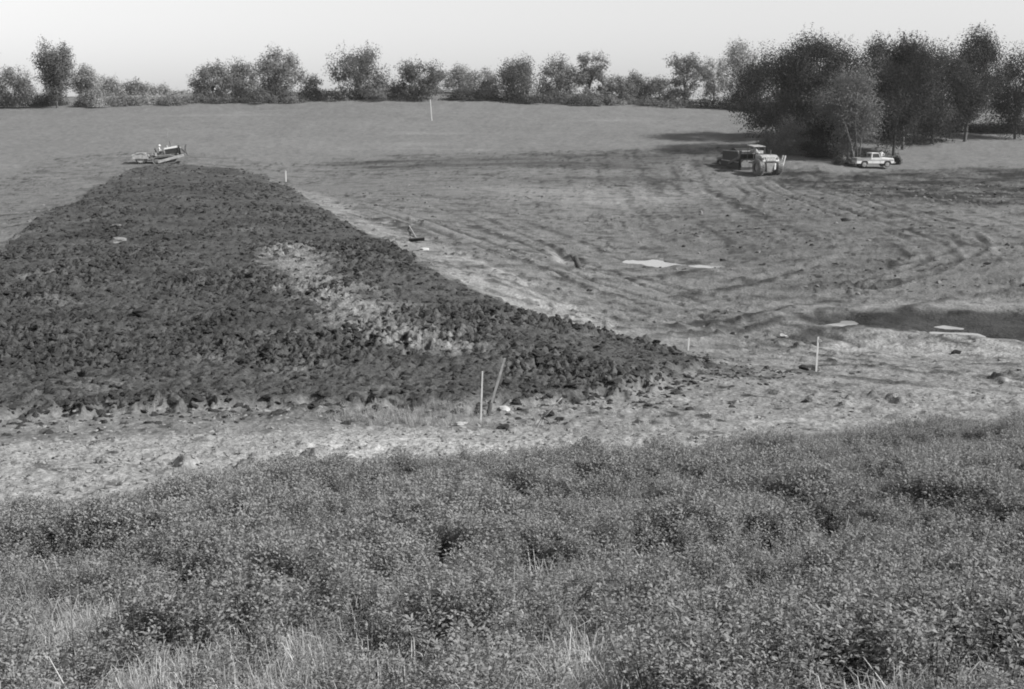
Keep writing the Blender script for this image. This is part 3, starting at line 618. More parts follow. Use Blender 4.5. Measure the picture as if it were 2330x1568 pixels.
VASE = [(.18, .3), (.35, .65), (.55, .9), (.75, 1.0), (.9, .8), (1.0, .35)]
ROUND = [(.12, .6), (.3, .95), (.5, 1.0), (.7, .9), (.88, .6), (1.0, .2)]
BUSH = [(.0, .8), (.2, 1.0), (.5, .95), (.8, .65), (1.0, .25)]
OVAL = [(.15, .35), (.3, .7), (.55, 1.0), (.8, .85), (1.0, .35)]
GROVE = [(.13, .5), (.28, .85), (.5, 1.0), (.74, 1.0), (.9, .85), (1.0, .45)]
RID = 'trees along the ridge line'; GRO = 'trees of the dark grove'; SHR = 'shrubs under the ridge trees'
# name, label, u, vtop, uw, Y, leaf, kwargs
tree('tall_tree', 'tall dark vase-shaped tree at the far left end of the ridge line', 'tree', 134, 88, 84, 236, 'leaf_dark', 3200, .32, [(.25, .3), (.4, .7), (.6, .95), (.8, 1.0), (.95, .9), (1.0, .6)], .28, .3, seed=1, group=RID, clumps=40, tight=.15)
tree('ridge_tree', 'thin pale tree at the picture edge left of the tall dark vase-shaped tree', 'tree', 40, 150, 95, 246, 'leaf_mid', 1800, .34, ROUND, .1, seed=2, group=RID)
tree('ridge_tree', 'high rounded tree at the outermost left corner of the field', 'tree', -30, 110, 100, 240, 'leaf_dark', 2200, .34, ROUND, .1, seed=3, group=RID)
tree('ridge_tree', 'pale slender tree just right of the tall dark vase-shaped tree', 'tree', 203, 143, 62, 262, 'leaf_pale', 1500, .33, ROUND, .05, seed=4, group=RID)
tree('ridge_tree', 'pale rounded tree where the left tree line starts to drop', 'tree', 256, 172, 84, 268, 'leaf_pale', 1500, .36, BUSH, .02, seed=5, group=RID)
tree('ridge_tree', 'grey flat-topped tree midway down the dropping left tree line', 'tree', 312, 182, 74, 270, 'leaf_mid', 1300, .36, BUSH, .02, seed=6, group=RID)
tree('ridge_tree', 'open airy tree near the low end of the dropping left tree line', 'tree', 365, 190, 70, 272, 'leaf_pale', 700, .36, ROUND, .1, seed=7, group=RID)
tree('ridge_tree', 'lowest pale tree beside the open gap of sky', 'tree', 418, 204, 62, 270, 'leaf_pale', 900, .36, BUSH, .02, seed=8, group=RID)
tree('ridge_tree', 'spreading tree with feathery left edge at the right of the sky gap', 'tree', 488, 138, 100, 248, 'leaf_mid', 2100, .34, ROUND, .12, seed=9, group=RID, tight=.14, clumps=44)
tree('ridge_tree', 'narrow tree wedged between the feathery tree and the big forked tree', 'tree', 556, 136, 76, 252, 'leaf_mid', 1500, .34, ROUND, .12, seed=10, group=RID)
tree('forked_tree', 'big rounded tree with a pale forked trunk showing through its crown', 'tree', 636, 106, 116, 243, 'leaf_mid', 2500, .33, [(.1, .4), (.3, .75), (.55, 1.0), (.8, .85), (1.0, .35)], .12, .3, bark='palebark', seed=11, group=RID, trunks=2, clumps=46, tight=.135)
tree('small_tree', 'small ragged dark tree standing alone right of the forked tree', 'tree', 714, 170, 56, 241, 'leaf_dark', 900, .30, ROUND, .15, seed=12, group=RID, lean=-.05, clumps=18, tight=.18)
tree('broad_tree', 'broad isolated tree with an uneven dark crown between two gaps of sky', 'tree', 818, 104, 128, 241, 'leaf_dark', 3000, .32, [(.12, .5), (.25, .95), (.45, .9), (.65, 1.0), (.82, .7), (1.0, .25)], .12, .2, seed=13, group=RID, clumps=46, tight=.135)
tree('round_tree', 'dark umbrella-shaped tree behind the tall field pole', 'tree', 961, 136, 112, 239, 'leaf_dark', 2500, .31, [(.2, .5), (.38, .9), (.6, 1.0), (.8, .9), (.95, .55), (1.0, .3)], .24, .26, seed=14, group=RID, clumps=40, tight=.14)
tree('ridge_tree', 'pale small tree touching the right side of the umbrella-shaped tree', 'tree', 1046, 146, 70, 252, 'leaf_pale', 1200, .33, ROUND, .05, seed=15, group=RID)
tree('ridge_tree', 'bright bushy tree left of the dark many-stemmed tree', 'tree', 1098, 150, 92, 246, 'leaf_pale', 1900, .33, BUSH, .05, seed=16, group=RID)
tree('ridge_tree', 'dark many-stemmed tree in the middle of the ridge line', 'tree', 1178, 132, 108, 241, 'leaf_dark', 2600, .32, OVAL, .1, .15, seed=17, group=RID, trunks=3, clumps=42)
tree('ridge_tree', 'grey leafy tree right of the dark many-stemmed tree', 'tree', 1270, 124, 96, 246, 'leaf_mid', 2000, .34, ROUND, .05, seed=18, group=RID)
tree('spiky_tree', 'tree with long spiky boughs reaching right against the sky', 'tree', 1338, 121, 84, 247, 'leaf_mid', 1500, .32, [(.1, .6), (.4, .9), (.7, .85), (.9, 1.0), (1.0, .6)], .08, .3, seed=19, group=RID, lean=.06, sprays=2.0, tight=.11, clumps=34)
tree('ridge_tree', 'low tree filling the dip right of the spiky tree', 'tree', 1402, 170, 80, 254, 'leaf_mid', 1400, .34, BUSH, .02, seed=20, group=RID)
tree('ridge_tree', 'low domed tree in the middle of the right ridge dip', 'tree', 1443, 160, 66, 258, 'leaf_mid', 1200, .34, BUSH, .02, seed=21, group=RID)
tree('ridge_tree', 'low tree at the right end of the ridge dip', 'tree', 1498, 172, 82, 256, 'leaf_mid', 1400, .34, BUSH, .02, seed=22, group=RID)
tree('ridge_tree', 'layered open tree left of the grove with sky between its boughs', 'tree', 1556, 124, 90, 246, 'leaf_mid', 1500, .34, VASE, .12, .3, seed=23, group=RID, tight=.12, clumps=36)
tree('ridge_tree', 'pale open tree between the layered tree and the grove', 'tree', 1622, 132, 80, 250, 'leaf_pale', 1300, .34, VASE, .1, .3, seed=24, group=RID, tight=.12)
tree('ridge_tree', 'tall pale tree rising behind the left shoulder of the grove', 'tree', 1680, 92, 96, 238, 'leaf_pale', 2300, .33, OVAL, .08, seed=25, group=RID)
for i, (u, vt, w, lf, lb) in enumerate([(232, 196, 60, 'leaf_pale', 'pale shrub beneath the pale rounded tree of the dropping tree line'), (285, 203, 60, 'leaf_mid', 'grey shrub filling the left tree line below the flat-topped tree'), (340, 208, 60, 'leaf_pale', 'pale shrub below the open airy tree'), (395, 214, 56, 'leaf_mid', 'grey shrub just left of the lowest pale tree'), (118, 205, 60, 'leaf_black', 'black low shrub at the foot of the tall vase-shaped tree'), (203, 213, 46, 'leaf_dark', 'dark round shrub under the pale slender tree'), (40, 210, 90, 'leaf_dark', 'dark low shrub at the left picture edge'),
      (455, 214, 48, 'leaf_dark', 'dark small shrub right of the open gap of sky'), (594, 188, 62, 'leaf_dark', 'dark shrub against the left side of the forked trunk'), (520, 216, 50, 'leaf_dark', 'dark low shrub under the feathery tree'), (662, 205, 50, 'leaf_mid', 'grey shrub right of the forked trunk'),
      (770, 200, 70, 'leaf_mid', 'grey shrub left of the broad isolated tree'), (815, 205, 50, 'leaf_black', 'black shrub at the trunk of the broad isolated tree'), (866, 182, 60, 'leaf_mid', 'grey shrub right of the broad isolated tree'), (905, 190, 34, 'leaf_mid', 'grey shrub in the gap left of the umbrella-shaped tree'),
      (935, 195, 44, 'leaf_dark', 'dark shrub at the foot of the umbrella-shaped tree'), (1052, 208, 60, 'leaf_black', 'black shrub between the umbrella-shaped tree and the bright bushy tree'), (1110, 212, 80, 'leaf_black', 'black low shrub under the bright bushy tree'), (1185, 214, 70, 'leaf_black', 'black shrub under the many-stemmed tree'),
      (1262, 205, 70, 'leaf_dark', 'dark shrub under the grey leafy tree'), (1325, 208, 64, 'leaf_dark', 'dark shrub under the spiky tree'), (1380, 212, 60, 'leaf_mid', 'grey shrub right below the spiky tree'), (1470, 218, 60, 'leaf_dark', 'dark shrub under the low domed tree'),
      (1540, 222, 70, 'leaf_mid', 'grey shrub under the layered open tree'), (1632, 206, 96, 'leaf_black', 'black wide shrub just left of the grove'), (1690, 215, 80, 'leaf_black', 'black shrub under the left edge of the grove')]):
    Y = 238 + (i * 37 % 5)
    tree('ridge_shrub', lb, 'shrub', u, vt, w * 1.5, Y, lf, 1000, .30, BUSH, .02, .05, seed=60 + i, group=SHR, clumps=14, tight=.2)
# grove at the right
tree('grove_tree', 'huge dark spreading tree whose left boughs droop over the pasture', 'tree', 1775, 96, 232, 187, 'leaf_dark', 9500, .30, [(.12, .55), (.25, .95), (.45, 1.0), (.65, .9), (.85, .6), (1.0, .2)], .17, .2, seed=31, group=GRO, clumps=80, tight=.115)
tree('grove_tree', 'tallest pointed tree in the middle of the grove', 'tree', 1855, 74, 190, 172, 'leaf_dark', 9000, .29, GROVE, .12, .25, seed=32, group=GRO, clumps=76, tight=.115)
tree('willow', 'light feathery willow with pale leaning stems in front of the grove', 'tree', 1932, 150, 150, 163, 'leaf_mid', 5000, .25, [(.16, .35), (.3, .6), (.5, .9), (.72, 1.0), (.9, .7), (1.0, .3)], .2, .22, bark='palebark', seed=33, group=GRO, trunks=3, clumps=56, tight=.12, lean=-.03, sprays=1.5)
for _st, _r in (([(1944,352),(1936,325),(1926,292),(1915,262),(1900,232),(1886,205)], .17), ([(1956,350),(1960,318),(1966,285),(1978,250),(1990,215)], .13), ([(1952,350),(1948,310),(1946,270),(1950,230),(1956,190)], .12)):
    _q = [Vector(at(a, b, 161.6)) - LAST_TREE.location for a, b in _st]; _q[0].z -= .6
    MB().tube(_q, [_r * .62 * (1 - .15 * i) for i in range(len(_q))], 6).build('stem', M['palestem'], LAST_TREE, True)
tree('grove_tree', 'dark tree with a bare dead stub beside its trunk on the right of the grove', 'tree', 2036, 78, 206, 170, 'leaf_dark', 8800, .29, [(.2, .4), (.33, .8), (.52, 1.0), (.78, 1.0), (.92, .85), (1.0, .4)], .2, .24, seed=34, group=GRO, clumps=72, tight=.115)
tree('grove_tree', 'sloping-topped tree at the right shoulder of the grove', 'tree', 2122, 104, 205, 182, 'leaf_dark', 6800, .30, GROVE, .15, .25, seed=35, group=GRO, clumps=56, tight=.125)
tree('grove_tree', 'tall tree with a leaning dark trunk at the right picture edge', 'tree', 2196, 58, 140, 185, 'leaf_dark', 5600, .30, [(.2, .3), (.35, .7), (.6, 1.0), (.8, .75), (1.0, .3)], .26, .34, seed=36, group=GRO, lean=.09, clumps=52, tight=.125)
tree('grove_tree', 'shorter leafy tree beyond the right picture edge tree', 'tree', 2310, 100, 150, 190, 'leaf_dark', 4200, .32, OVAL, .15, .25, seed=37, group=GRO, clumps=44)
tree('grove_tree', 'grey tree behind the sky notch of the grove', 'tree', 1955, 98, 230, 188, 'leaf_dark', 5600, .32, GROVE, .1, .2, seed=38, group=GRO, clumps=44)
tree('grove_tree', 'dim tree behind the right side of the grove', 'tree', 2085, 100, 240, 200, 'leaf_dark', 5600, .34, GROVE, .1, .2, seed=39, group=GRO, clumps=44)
GS = 'shrubs around the grove'
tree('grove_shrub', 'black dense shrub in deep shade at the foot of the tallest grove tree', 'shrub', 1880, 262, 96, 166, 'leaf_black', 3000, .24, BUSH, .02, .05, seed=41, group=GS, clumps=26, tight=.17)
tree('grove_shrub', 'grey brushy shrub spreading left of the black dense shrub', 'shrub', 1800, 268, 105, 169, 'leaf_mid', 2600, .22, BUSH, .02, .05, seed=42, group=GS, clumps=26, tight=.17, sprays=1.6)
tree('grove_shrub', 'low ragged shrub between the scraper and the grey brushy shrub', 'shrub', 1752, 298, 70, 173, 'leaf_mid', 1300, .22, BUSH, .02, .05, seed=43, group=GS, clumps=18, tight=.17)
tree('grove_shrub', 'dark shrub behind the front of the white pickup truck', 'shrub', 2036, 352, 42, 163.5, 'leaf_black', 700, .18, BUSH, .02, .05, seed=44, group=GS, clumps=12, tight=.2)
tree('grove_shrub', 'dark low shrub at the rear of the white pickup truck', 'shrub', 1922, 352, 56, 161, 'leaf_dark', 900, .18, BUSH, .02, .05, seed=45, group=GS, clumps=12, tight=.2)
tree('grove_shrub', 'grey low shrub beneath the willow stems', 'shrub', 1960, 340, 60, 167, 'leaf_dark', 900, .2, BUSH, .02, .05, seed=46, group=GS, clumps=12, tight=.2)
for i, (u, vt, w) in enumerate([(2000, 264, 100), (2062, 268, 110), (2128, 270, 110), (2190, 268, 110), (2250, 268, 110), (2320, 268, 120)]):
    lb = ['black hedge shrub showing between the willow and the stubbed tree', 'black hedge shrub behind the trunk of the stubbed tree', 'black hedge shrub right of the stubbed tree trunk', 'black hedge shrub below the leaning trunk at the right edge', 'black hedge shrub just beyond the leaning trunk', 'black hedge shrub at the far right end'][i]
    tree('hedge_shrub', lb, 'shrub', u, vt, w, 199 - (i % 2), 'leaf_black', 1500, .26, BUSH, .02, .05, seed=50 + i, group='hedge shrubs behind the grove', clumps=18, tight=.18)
tree('ridge_tree', 'pale distant tree seen through the trunks at the right edge', 'tree', 2230, 150, 170, 262, 'leaf_mid', 1800, .36, BUSH, .02, seed=58, group=RID)
tree('ridge_tree', 'wide distant tree hidden behind the middle of the grove', 'tree', 2000, 160, 170, 258, 'leaf_mid', 1800, .36, BUSH, .02, seed=59, group=RID)
tree('ridge_tree', 'distant tree behind the left half of the grove', 'tree', 1800, 150, 170, 256, 'leaf_mid', 1800, .36, BUSH, .02, seed=57, group=RID)
# bare stub beside the trunk
x, y, z = place(2047, 338); st = MB().tube([(0, 0, -.2), (.05, 0, 1.6), (-.02, 0, 3.4)], [.22, .19, .14], 7); o = st.build('dead_stub', M['palestem'], None, True); o.location = (x, y - 1.2, gz(x, y - 1.2)); tag(o, 'bare pale dead trunk stub standing in front of the grove', 'stub')

# ------------------------------------------------------------------ crawler tractor with towed roller, left
def stadium(L, r, n=9):
    return [(L / 2 + r * math.sin(a), r - r * math.cos(a)) for a in [math.pi * i / n for i in range(n + 1)]] + [(-L / 2 - r * math.sin(a), r + r * math.cos(a)) for a in [math.pi * i / n for i in range(n + 1)]]
def crawler(loc, rz, pitch):
    t = empty('crawler_tractor', loc, rz, 0, -pitch)
    tag(t, 'light crawler tractor with its blade raised working at the far end of the dam fill', 'tractor')
    for sy in (-1, 1):
        yc = sy * 0.95; L, r = 2.1, .42
        tr = MB(); pr = stadium(L, r); n = len(pr)
        per = []
        for i in range(n):
            a, b = Vector((pr[i][0], 0, pr[i][1])), Vector((pr[(i + 1) % n][0], 0, pr[(i + 1) % n][1])); m = max(1, round((b - a).length / .17))
            for k in range(m): per.append((a + (b - a) * (k + .5) / m, (b - a).normalized()))
        for p, d in per:
            nrm = Vector((d.z, 0, -d.x)); ang = -math.atan2(d.z, d.x)
            tr.box(p + Vector((0, yc, 0)), (.15, .52, .05), ('Y', ang)); tr.box(p + nrm * .04 + Vector((0, yc, 0)), (.03, .52, .06), ('Y', ang))
        k = tr.build('track', M['yellow'], t)
        MB().lathe([(.0, .12), (.16, .14), (.2, .1), (.33, .08), (.33, -.08), (.2, -.1), (.0, -.12)], (-L / 2, yc, r), 'y', 18).build('sprocket', M['iron'], k)
        MB().lathe([(.0, .1), (.2, .1), (.34, .07), (.34, -.07), (.0, -.1)], (L / 2, yc, r), 'y', 18).build('idler', M['iron'], k)
        fr = MB().box((0, yc, .42), (2.0, .22, .26))
        for i in range(5): fr.lathe([(0, .14), (.11, .14), (.11, -.14), (0, -.14)], (-.75 + i * .37, yc, .17), 'y', 10)
        fr.build('track_frame', M['iron'], t)
        MB().box((-.1, yc, 1.0), (1.9, .55, .05)).box((-1.0, yc, 1.2), (.25, .5, .42)).build('fender', M['yellow'], t, bevel=.02)
        MB().box((.75, yc * 1.42, .52), (3.3, .16, .34), ('Y', R(-9))).build('push_arm', M['dusty'], t, bevel=.02)
    MB().box((.1, 0, .8), (2.9, 1.2, .5)).build('chassis', M['iron'], t)
    MB().prism([(.15, 1.05), (1.75, 1.05), (1.75, 1.75), (.15, 1.66)], -.42, .42).build('engine_block', M['black'], t)
    h = MB().prism([(.05, 1.66), (1.78, 1.74), (1.78, 1.9), (1.6, 1.95), (.05, 1.84)], -.5, .5); h.build('hood', M['lath'], t, bevel=.03)
    g = MB().box((1.9, 0, 1.38), (.24, 1.1, 1.2)).build('radiator_guard', M['black'], t, bevel=.02)
    s_ = MB()
    for i in range(6): s_.box((2.03, 0, .95 + i * .17), (.03, .95, .05))
    s_.build('grille', M['iron'], g)
    MB().tube([(.9, .15, 1.85), (.9, .15, 2.45)], .05).tube([(.9, .15, 2.2), (.9, .15, 2.6)], .08).build('exhaust', M['iron'], t)
    MB().tube([(.45, -.2, 1.85), (.45, -.2, 2.15)], .11, 10).build('air_cleaner', M['yellow'], t)
    MB().box((-.62, 0, 1.24), (.62, 1.3, .18)).build('seat', M['black'], t, bevel=.03)
    MB().box((-.98, 0, 1.62), (.14, 1.35, .68), ('Y', R(-12))).build('backrest', M['black'], t, bevel=.03)
    MB().box((-1.25, 0, 1.15), (.5, 1.0, .45)).build('fuel_tank', M['yellow'], t, bevel=.03)
    lv = MB()
    for y0 in (-.15, 0, .15): lv.tube([(.02, y0, 1.1), (-.15, y0, 1.75)], .018, 5)
    lv.build('lever', M['iron'], t)
    pr = []; n = 10
    for i in range(n + 1):
        a = R(-38 + 76 * i / n); pr.append((2.55 + .95 - .95 * math.cos(a) , 1.38 + 1.1 * math.sin(a)))
    MB().prism(pr + [(x + .2, z) for x, z in pr[::-1]], -1.55, 1.55).build('blade', M['iron'], t)
    for y0 in (-.5, .5): MB().tube([(1.9, y0, 1.9), (2.55, y0, 1.0)], .06).build('lift_cylinder', M['steel'], t)
    MB().box((-1.75, 0, .55), (.9, .18, .12)).build('drawbar', M['iron'], t)
    return t
def roller(loc, rz):
    t = empty('sheepsfoot_roller', loc, rz); tag(t, 'low studded compaction roller towed behind the light crawler tractor', 'roller')
    f = MB()
    for y0 in (-1.3, 0, 1.3): f.box((0, y0, .78), (2.0, .14, .5))
    f.box((1.0, 0, .95), (.16, 2.8, .22)).box((-1.0, 0, .95), (.16, 2.8, .22)); f.build('frame', M['dusty'], t, bevel=.02)
    MB().box((1.55, .3, .8), (1.2, .1, .1), ('Z', R(-28))).box((1.55, -.3, .8), (1.2, .1, .1), ('Z', R(28))).build('tow_bar', M['iron'], t)
    MB().box((0, 0, 1.16), (1.2, 1.2, .22)).build('ballast_box', M['yellow'], t, bevel=.04)
    for y0 in (-.66, .66):
        d = MB().lathe([(0, -.55), (.5, -.55), (.5, .55), (0, .55)], (0, y0, .58), 'y', 24).build('drum', M['dusty'], t, False)
        ft = MB()
        for i in range(16):
            a = 2 * math.pi * i / 16
            for j in range(5): c = Vector((.57 * math.cos(a + j * .2), y0 - .44 + j * .22, .58 + .57 * math.sin(a + j * .2))); ft.box(c, (.2, .09, .09), ('Y', -(a + j * .2)))
        ft.build('studs', M['iron'], d)['kind'] = 'stuff'
    return t
def face(u0, v0, u1, v1):
    a = np.array(ground_xy(u0, v0)); b = np.array(ground_xy(u1, v1)); return math.atan2(b[1] - a[1], b[0] - a[0])
TX, TY, TZ = place(377, 371); TRZ = R(14)
crawler((TX, TY, TZ + .02), TRZ, R(6))
rx_, ry_ = TX - 2.95 * math.cos(TRZ * .7), TY - 2.95 * math.sin(TRZ * .7); roller((rx_, ry_, gz(rx_, ry_) + .0), TRZ * .7)

# ------------------------------------------------------------------ motor scraper, right
def tyre(parent, c, r, w, rim=.5, n=22, mat='dustrubber'):
    k = MB().lathe([(r * rim, -w / 2), (r * .9, -w / 2), (r, -w * .32), (r, w * .32), (r * .9, w / 2), (r * rim, w / 2)], c, 'y', n).build('wheel', M[mat], parent, False)
    lg = MB()
    for i in range(n):
        a = 2 * math.pi * i / n
        for sy in (-1, 1): lg.box(Vector(c) + Vector((r * math.cos(a + sy * .07), sy * w * .2, r * math.sin(a + sy * .07))), (.07, w * .42, .07), ('Y', -a))
    lg.build('tread', M[mat], k)
    MB().lathe([(0, -w * .3), (r * rim * .45, -w * .34), (r * rim * .5, -w * .2), (r * rim, -w * .3), (r * rim, w * .3), (r * rim * .5, w * .2), (r * rim * .45, w * .34), (0, w * .3)], c, 'y', n).build('rim', M['yellow'], k)
    return k
def scraper(loc, rz):
    t = empty('motor_scraper', loc, rz)
    tag(t, 'motor scraper with light tractor front and dark earth bowl standing near the grove', 'scraper')
    for sy in (-1, 1):
        tyre(t, (1.3, sy * 1.12, .88), .88, .72, mat='iron')
        MB().box((.55, sy * 1.22, 1.52), (.9, .5, .12)).build('fender', M['yellow'], t, bevel=.03)
    MB().box((1.45, 0, .82), (.7, .7, .95), None, 1.7).box((1.3, 0, .76), (.4, 1.6, .36)).build('axle_housing', M['yellow'], t, bevel=.04)
    MB().prism([(.3, 1.42), (1.9, 1.36), (2.02, 1.5), (1.75, 1.98), (1.35, 2.18), (.3, 2.2)], -1.05, 1.05).build('hood', M['yellow'], t, bevel=.08)
    g = MB().prism([(2.01, 1.54), (1.76, 1.96), (1.80, 1.98), (2.05, 1.56)], -.62, .62).build('grille', M['iron'], t)
    for i in range(7): MB().box((1.94, -.54 + i * .18, 1.76), (.07, .09, .46), ('Y', R(-25))).build('grille_bar', M['yellow'], g)
    for sy in (-1, 1): MB().lathe([(0, .1), (.12, .1), (.14, 0), (.1, -.08), (0, -.08)], (1.9, sy * .85, 1.85), 'x', 12).build('headlight', M['steel'], t)
    MB().prism([(1.75, .5), (2.0, .62), (2.05, 1.3), (1.6, 1.3)], .42, .62).build('tow_bracket', M['white'], t, bevel=.02)
    MB().tube([(1.2, .35, 2.0), (1.2, .35, 2.75)], .06).build('exhaust', M['iron'], t)
    ld = MB()
    for x0 in (1.1, 1.6): ld.tube([(x0, 1.62, .75), (x0, 1.98, 2.1)], .08, 6)
    for i in range(4): ld.tube([(1.1, 1.68 + i * .09, .95 + i * .34), (1.6, 1.68 + i * .09, .95 + i * .34)], .05, 5)
    ld.build('ladder', M['white'], t)
    MB().box((-.2, 0, 1.3), (1.1, 2.5, .14)).box((.28, 0, 1.75), (.08, 1.2, .7)).build('deck', M['iron'], t)
    MB().box((-.35, 0, 1.62), (.5, .6, .14)).box((-.6, 0, 1.98), (.12, .6, .6)).build('seat', M['black'], t, bevel=.03)
    MB().tube([(.25, 0, 1.9), (.0, 0, 2.1)], .025, 5).lathe([(.18, -.02), (.21, 0), (.18, .02), (.16, 0), (.18, -.02)], (-.02, 0, 2.12), 'z', 14).build('steering_wheel', M['black'], t)
    MB().box((-.75, -.35, 3.1), (1.5, 1.5, .08), ('Y', R(5))).build('canopy', M['yellow'], t, bevel=.02)
    for x0, y0 in ((-.05, -1.05), (-.05, .4), (-1.45, -1.05), (-1.45, .4)): MB().tube([(x0, y0, 1.35), (x0 * .9 - .05, y0 * .9 - .03, 3.09)], .04, 6).build('canopy_post', M['iron'], t)
    MB().tube([(-.7, 0, 1.3), (-.9, 0, 2.2), (-1.5, 0, 2.55), (-2.3, 0, 2.45)], [.28, .26, .24, .22], 10).box((-2.3, 0, 2.35), (.4, 2.7, .34)).build('gooseneck', M['dusty'], t)
    for sy in (-1, 1): MB().prism([(-2.5, 2.5), (-2.1, 2.5), (-2.6, 1.6), (-5.0, .95), (-5.0, 1.2), (-2.9, 1.85)], sy * 1.36 - .07, sy * 1.36 + .07).build('draft_arm', M['iron'], t)
    bowl = MB()
    for sy in (-1, 1): bowl.prism([(-2.9, .35), (-6.6, .4), (-6.9, .9), (-6.7, 2.4), (-3.2, 2.4), (-2.8, 1.2)], sy * 1.2 - .06, sy * 1.2 + .06)
    bowl.box((-4.8, 0, .42), (3.9, 2.4, .1)); b = bowl.build('bowl', M['black'], t)
    MB().box((-4.95, -1.2, 2.44), (3.6, .14, .08)).box((-4.95, 1.2, 2.44), (3.6, .14, .08)).build('top_rail', M['yellow'], b)
    MB().box((-4.9, -1.3, 1.3), (3.9, .1, .1), ('Y', R(2))).build('side_rail', M['dusty'], b)
    MB().prism([(-2.75, .3), (-2.55, .7), (-2.65, 1.4), (-2.95, 1.6), (-3.05, 1.5), (-2.8, 1.3), (-2.7, .75), (-2.9, .35)], -1.1, 1.1).build('apron', M['iron'], b)
    MB().prism([(-6.2, .5), (-6.3, 1.9), (-6.2, 2.1), (-6.1, 1.9), (-6.05, .5)], -1.1, 1.1).build('ejector', M['iron'], b)
    MB().prism([(-3.3, 2.1), (-6.1, 2.1), (-5.6, 2.45), (-4.6, 2.75), (-3.8, 2.5)], -1.05, 1.05).build('soil_load', M['clod'], t)
    for sy in (-1, 1): tyre(t, (-7.5, sy * .95, .78), .78, .6, mat='rubber')
    MB().box((-7.5, 0, .8), (.4, 1.5, .35)).box((-8.4, 0, 1.0), (.6, 1.0, .7)).box((-7.6, 0, 1.35), (1.9, .5, .25)).build('push_block', M['iron'], t, bevel=.03)
    MB().box((-3.1, 0, .28), (.3, 2.3, .08)).build('cutting_edge', M['steel'], b)
    return t
SX, SY, SZ = place(1741, 399)
SRZ = math.atan2(-.94, .32)
scraper((SX - .9 * math.cos(SRZ), SY - .9 * math.sin(SRZ), SZ + .03), SRZ).scale = (1.1, 1.1, 1.1)

# ------------------------------------------------------------------ people
def person(name, label, loc, rz, J, edges, colours, hat=None):
    """one skinned body; J: joint -> (x, y, z, radius); colours: joint -> material index"""
    t = empty(name, loc, rz); tag(t, label, 'person')
    names = list(J); me = bpy.data.meshes.new('body'); me.from_pydata([J[k][:3] for k in names], [(names.index(a), names.index(b)) for a, b in edges], [])
    o = bpy.data.objects.new('body', me); COL.objects.link(o)
    sk = o.modifiers.new('skin', 'SKIN'); me.skin_vertices[0] if me.skin_vertices else None
    if not me.skin_vertices:
        bm = bmesh.new(); bm.from_mesh(me); bm.verts.layers.skin.verify(); bm.to_mesh(me); bm.free()
    for i, k in enumerate(names):
        q = J[k][3]; me.skin_vertices[0].data[i].radius = q if isinstance(q, tuple) else (q, q); me.skin_vertices[0].data[i].use_root = (k == 'pelvis')
    ss = o.modifiers.new('sub', 'SUBSURF'); ss.levels = 2; ss.render_levels = 2
    dg = bpy.context.evaluated_depsgraph_get(); dg.update(); m2 = bpy.data.meshes.new_from_object(o.evaluated_get(dg)); o.modifiers.clear(); o.data = m2
    m2.materials.clear()
    for m in ('skin', 'shirt', 'trousers', 'black'): m2.materials.append(M[m])
    segs = [(Vector(J[a][:3]), Vector(J[b][:3]), colours.get(b, colours.get(a, 1))) for a, b in edges]
    for p in m2.polygons:
        c = p.center; best = 9; mi = 1
        for a, b, ci in segs:
            d = b - a; tt = max(0, min(1, (c - a).dot(d) / (d.length_squared + 1e-9))); k = (c - a - d * tt).length
            if k < best: best = k; mi = ci
        p.material_index = mi; p.use_smooth = True
    o.parent = t
    hx, hy, hz, hr = J['head'][:4]
    if hat: MB().lathe([(.2, -.01), (.19, .02), (.115, .03), (.11, .12), (.06, .15), (0, .155)], (hx, hy, hz + .07), 'z', 16).build('hat', M['white'], t, True)
    else: MB().lathe([(.112, -.03), (.118, .05), (.09, .11), (0, .135)], (hx - .015, hy, hz + .01), 'z', 14).build('hair', M['hair'], t, True)
    fc = MB().box((hx + .1, hy, hz - .01), (.04, .025, .05)); fc.build('nose', M['skin'], t, bevel=.008)
    return t
ED = [('pelvis', 'waist'), ('waist', 'chest'), ('chest', 'neck'), ('neck', 'head'), ('chest', 'shl'), ('shl', 'ell'), ('ell', 'hal'), ('chest', 'shr'), ('shr', 'elr'), ('elr', 'har'), ('pelvis', 'hil'), ('hil', 'knl'), ('knl', 'anl'), ('anl', 'tol'), ('pelvis', 'hir'), ('hir', 'knr'), ('knr', 'anr'), ('anr', 'tor')]
CLR = {'head': 0, 'neck': 0, 'hal': 0, 'har': 0, 'waist': 1, 'chest': 1, 'shl': 1, 'shr': 1, 'ell': 1, 'elr': 1, 'hil': 2, 'hir': 2, 'knl': 2, 'knr': 2, 'anl': 2, 'anr': 2, 'tol': 3, 'tor': 3}
STAND = {'pelvis': (0, 0, .93, (.15, .12)), 'waist': (0, 0, 1.1, (.14, .11)), 'chest': (.0, 0, 1.34, (.16, .12)), 'neck': (.01, 0, 1.5, .055), 'head': (.03, 0, 1.65, .1),
 'shl': (0, .19, 1.42, .065), 'ell': (-.05, .44, 1.2, .05), 'hal': (.12, .2, 1.02, .04), 'shr': (0, -.19, 1.42, .065), 'elr': (-.05, -.44, 1.2, .05), 'har': (.12, -.2, 1.02, .04),
 'hil': (0, .1, .88, .1), 'knl': (.02, .12, .49, .065), 'anl': (0, .13, .08, .045), 'tol': (.17, .14, .04, .04), 'hir': (0, -.1, .88, .1), 'knr': (.02, -.12, .49, .065), 'anr': (0, -.13, .08, .045), 'tor': (.17, -.14, .04, .04)}
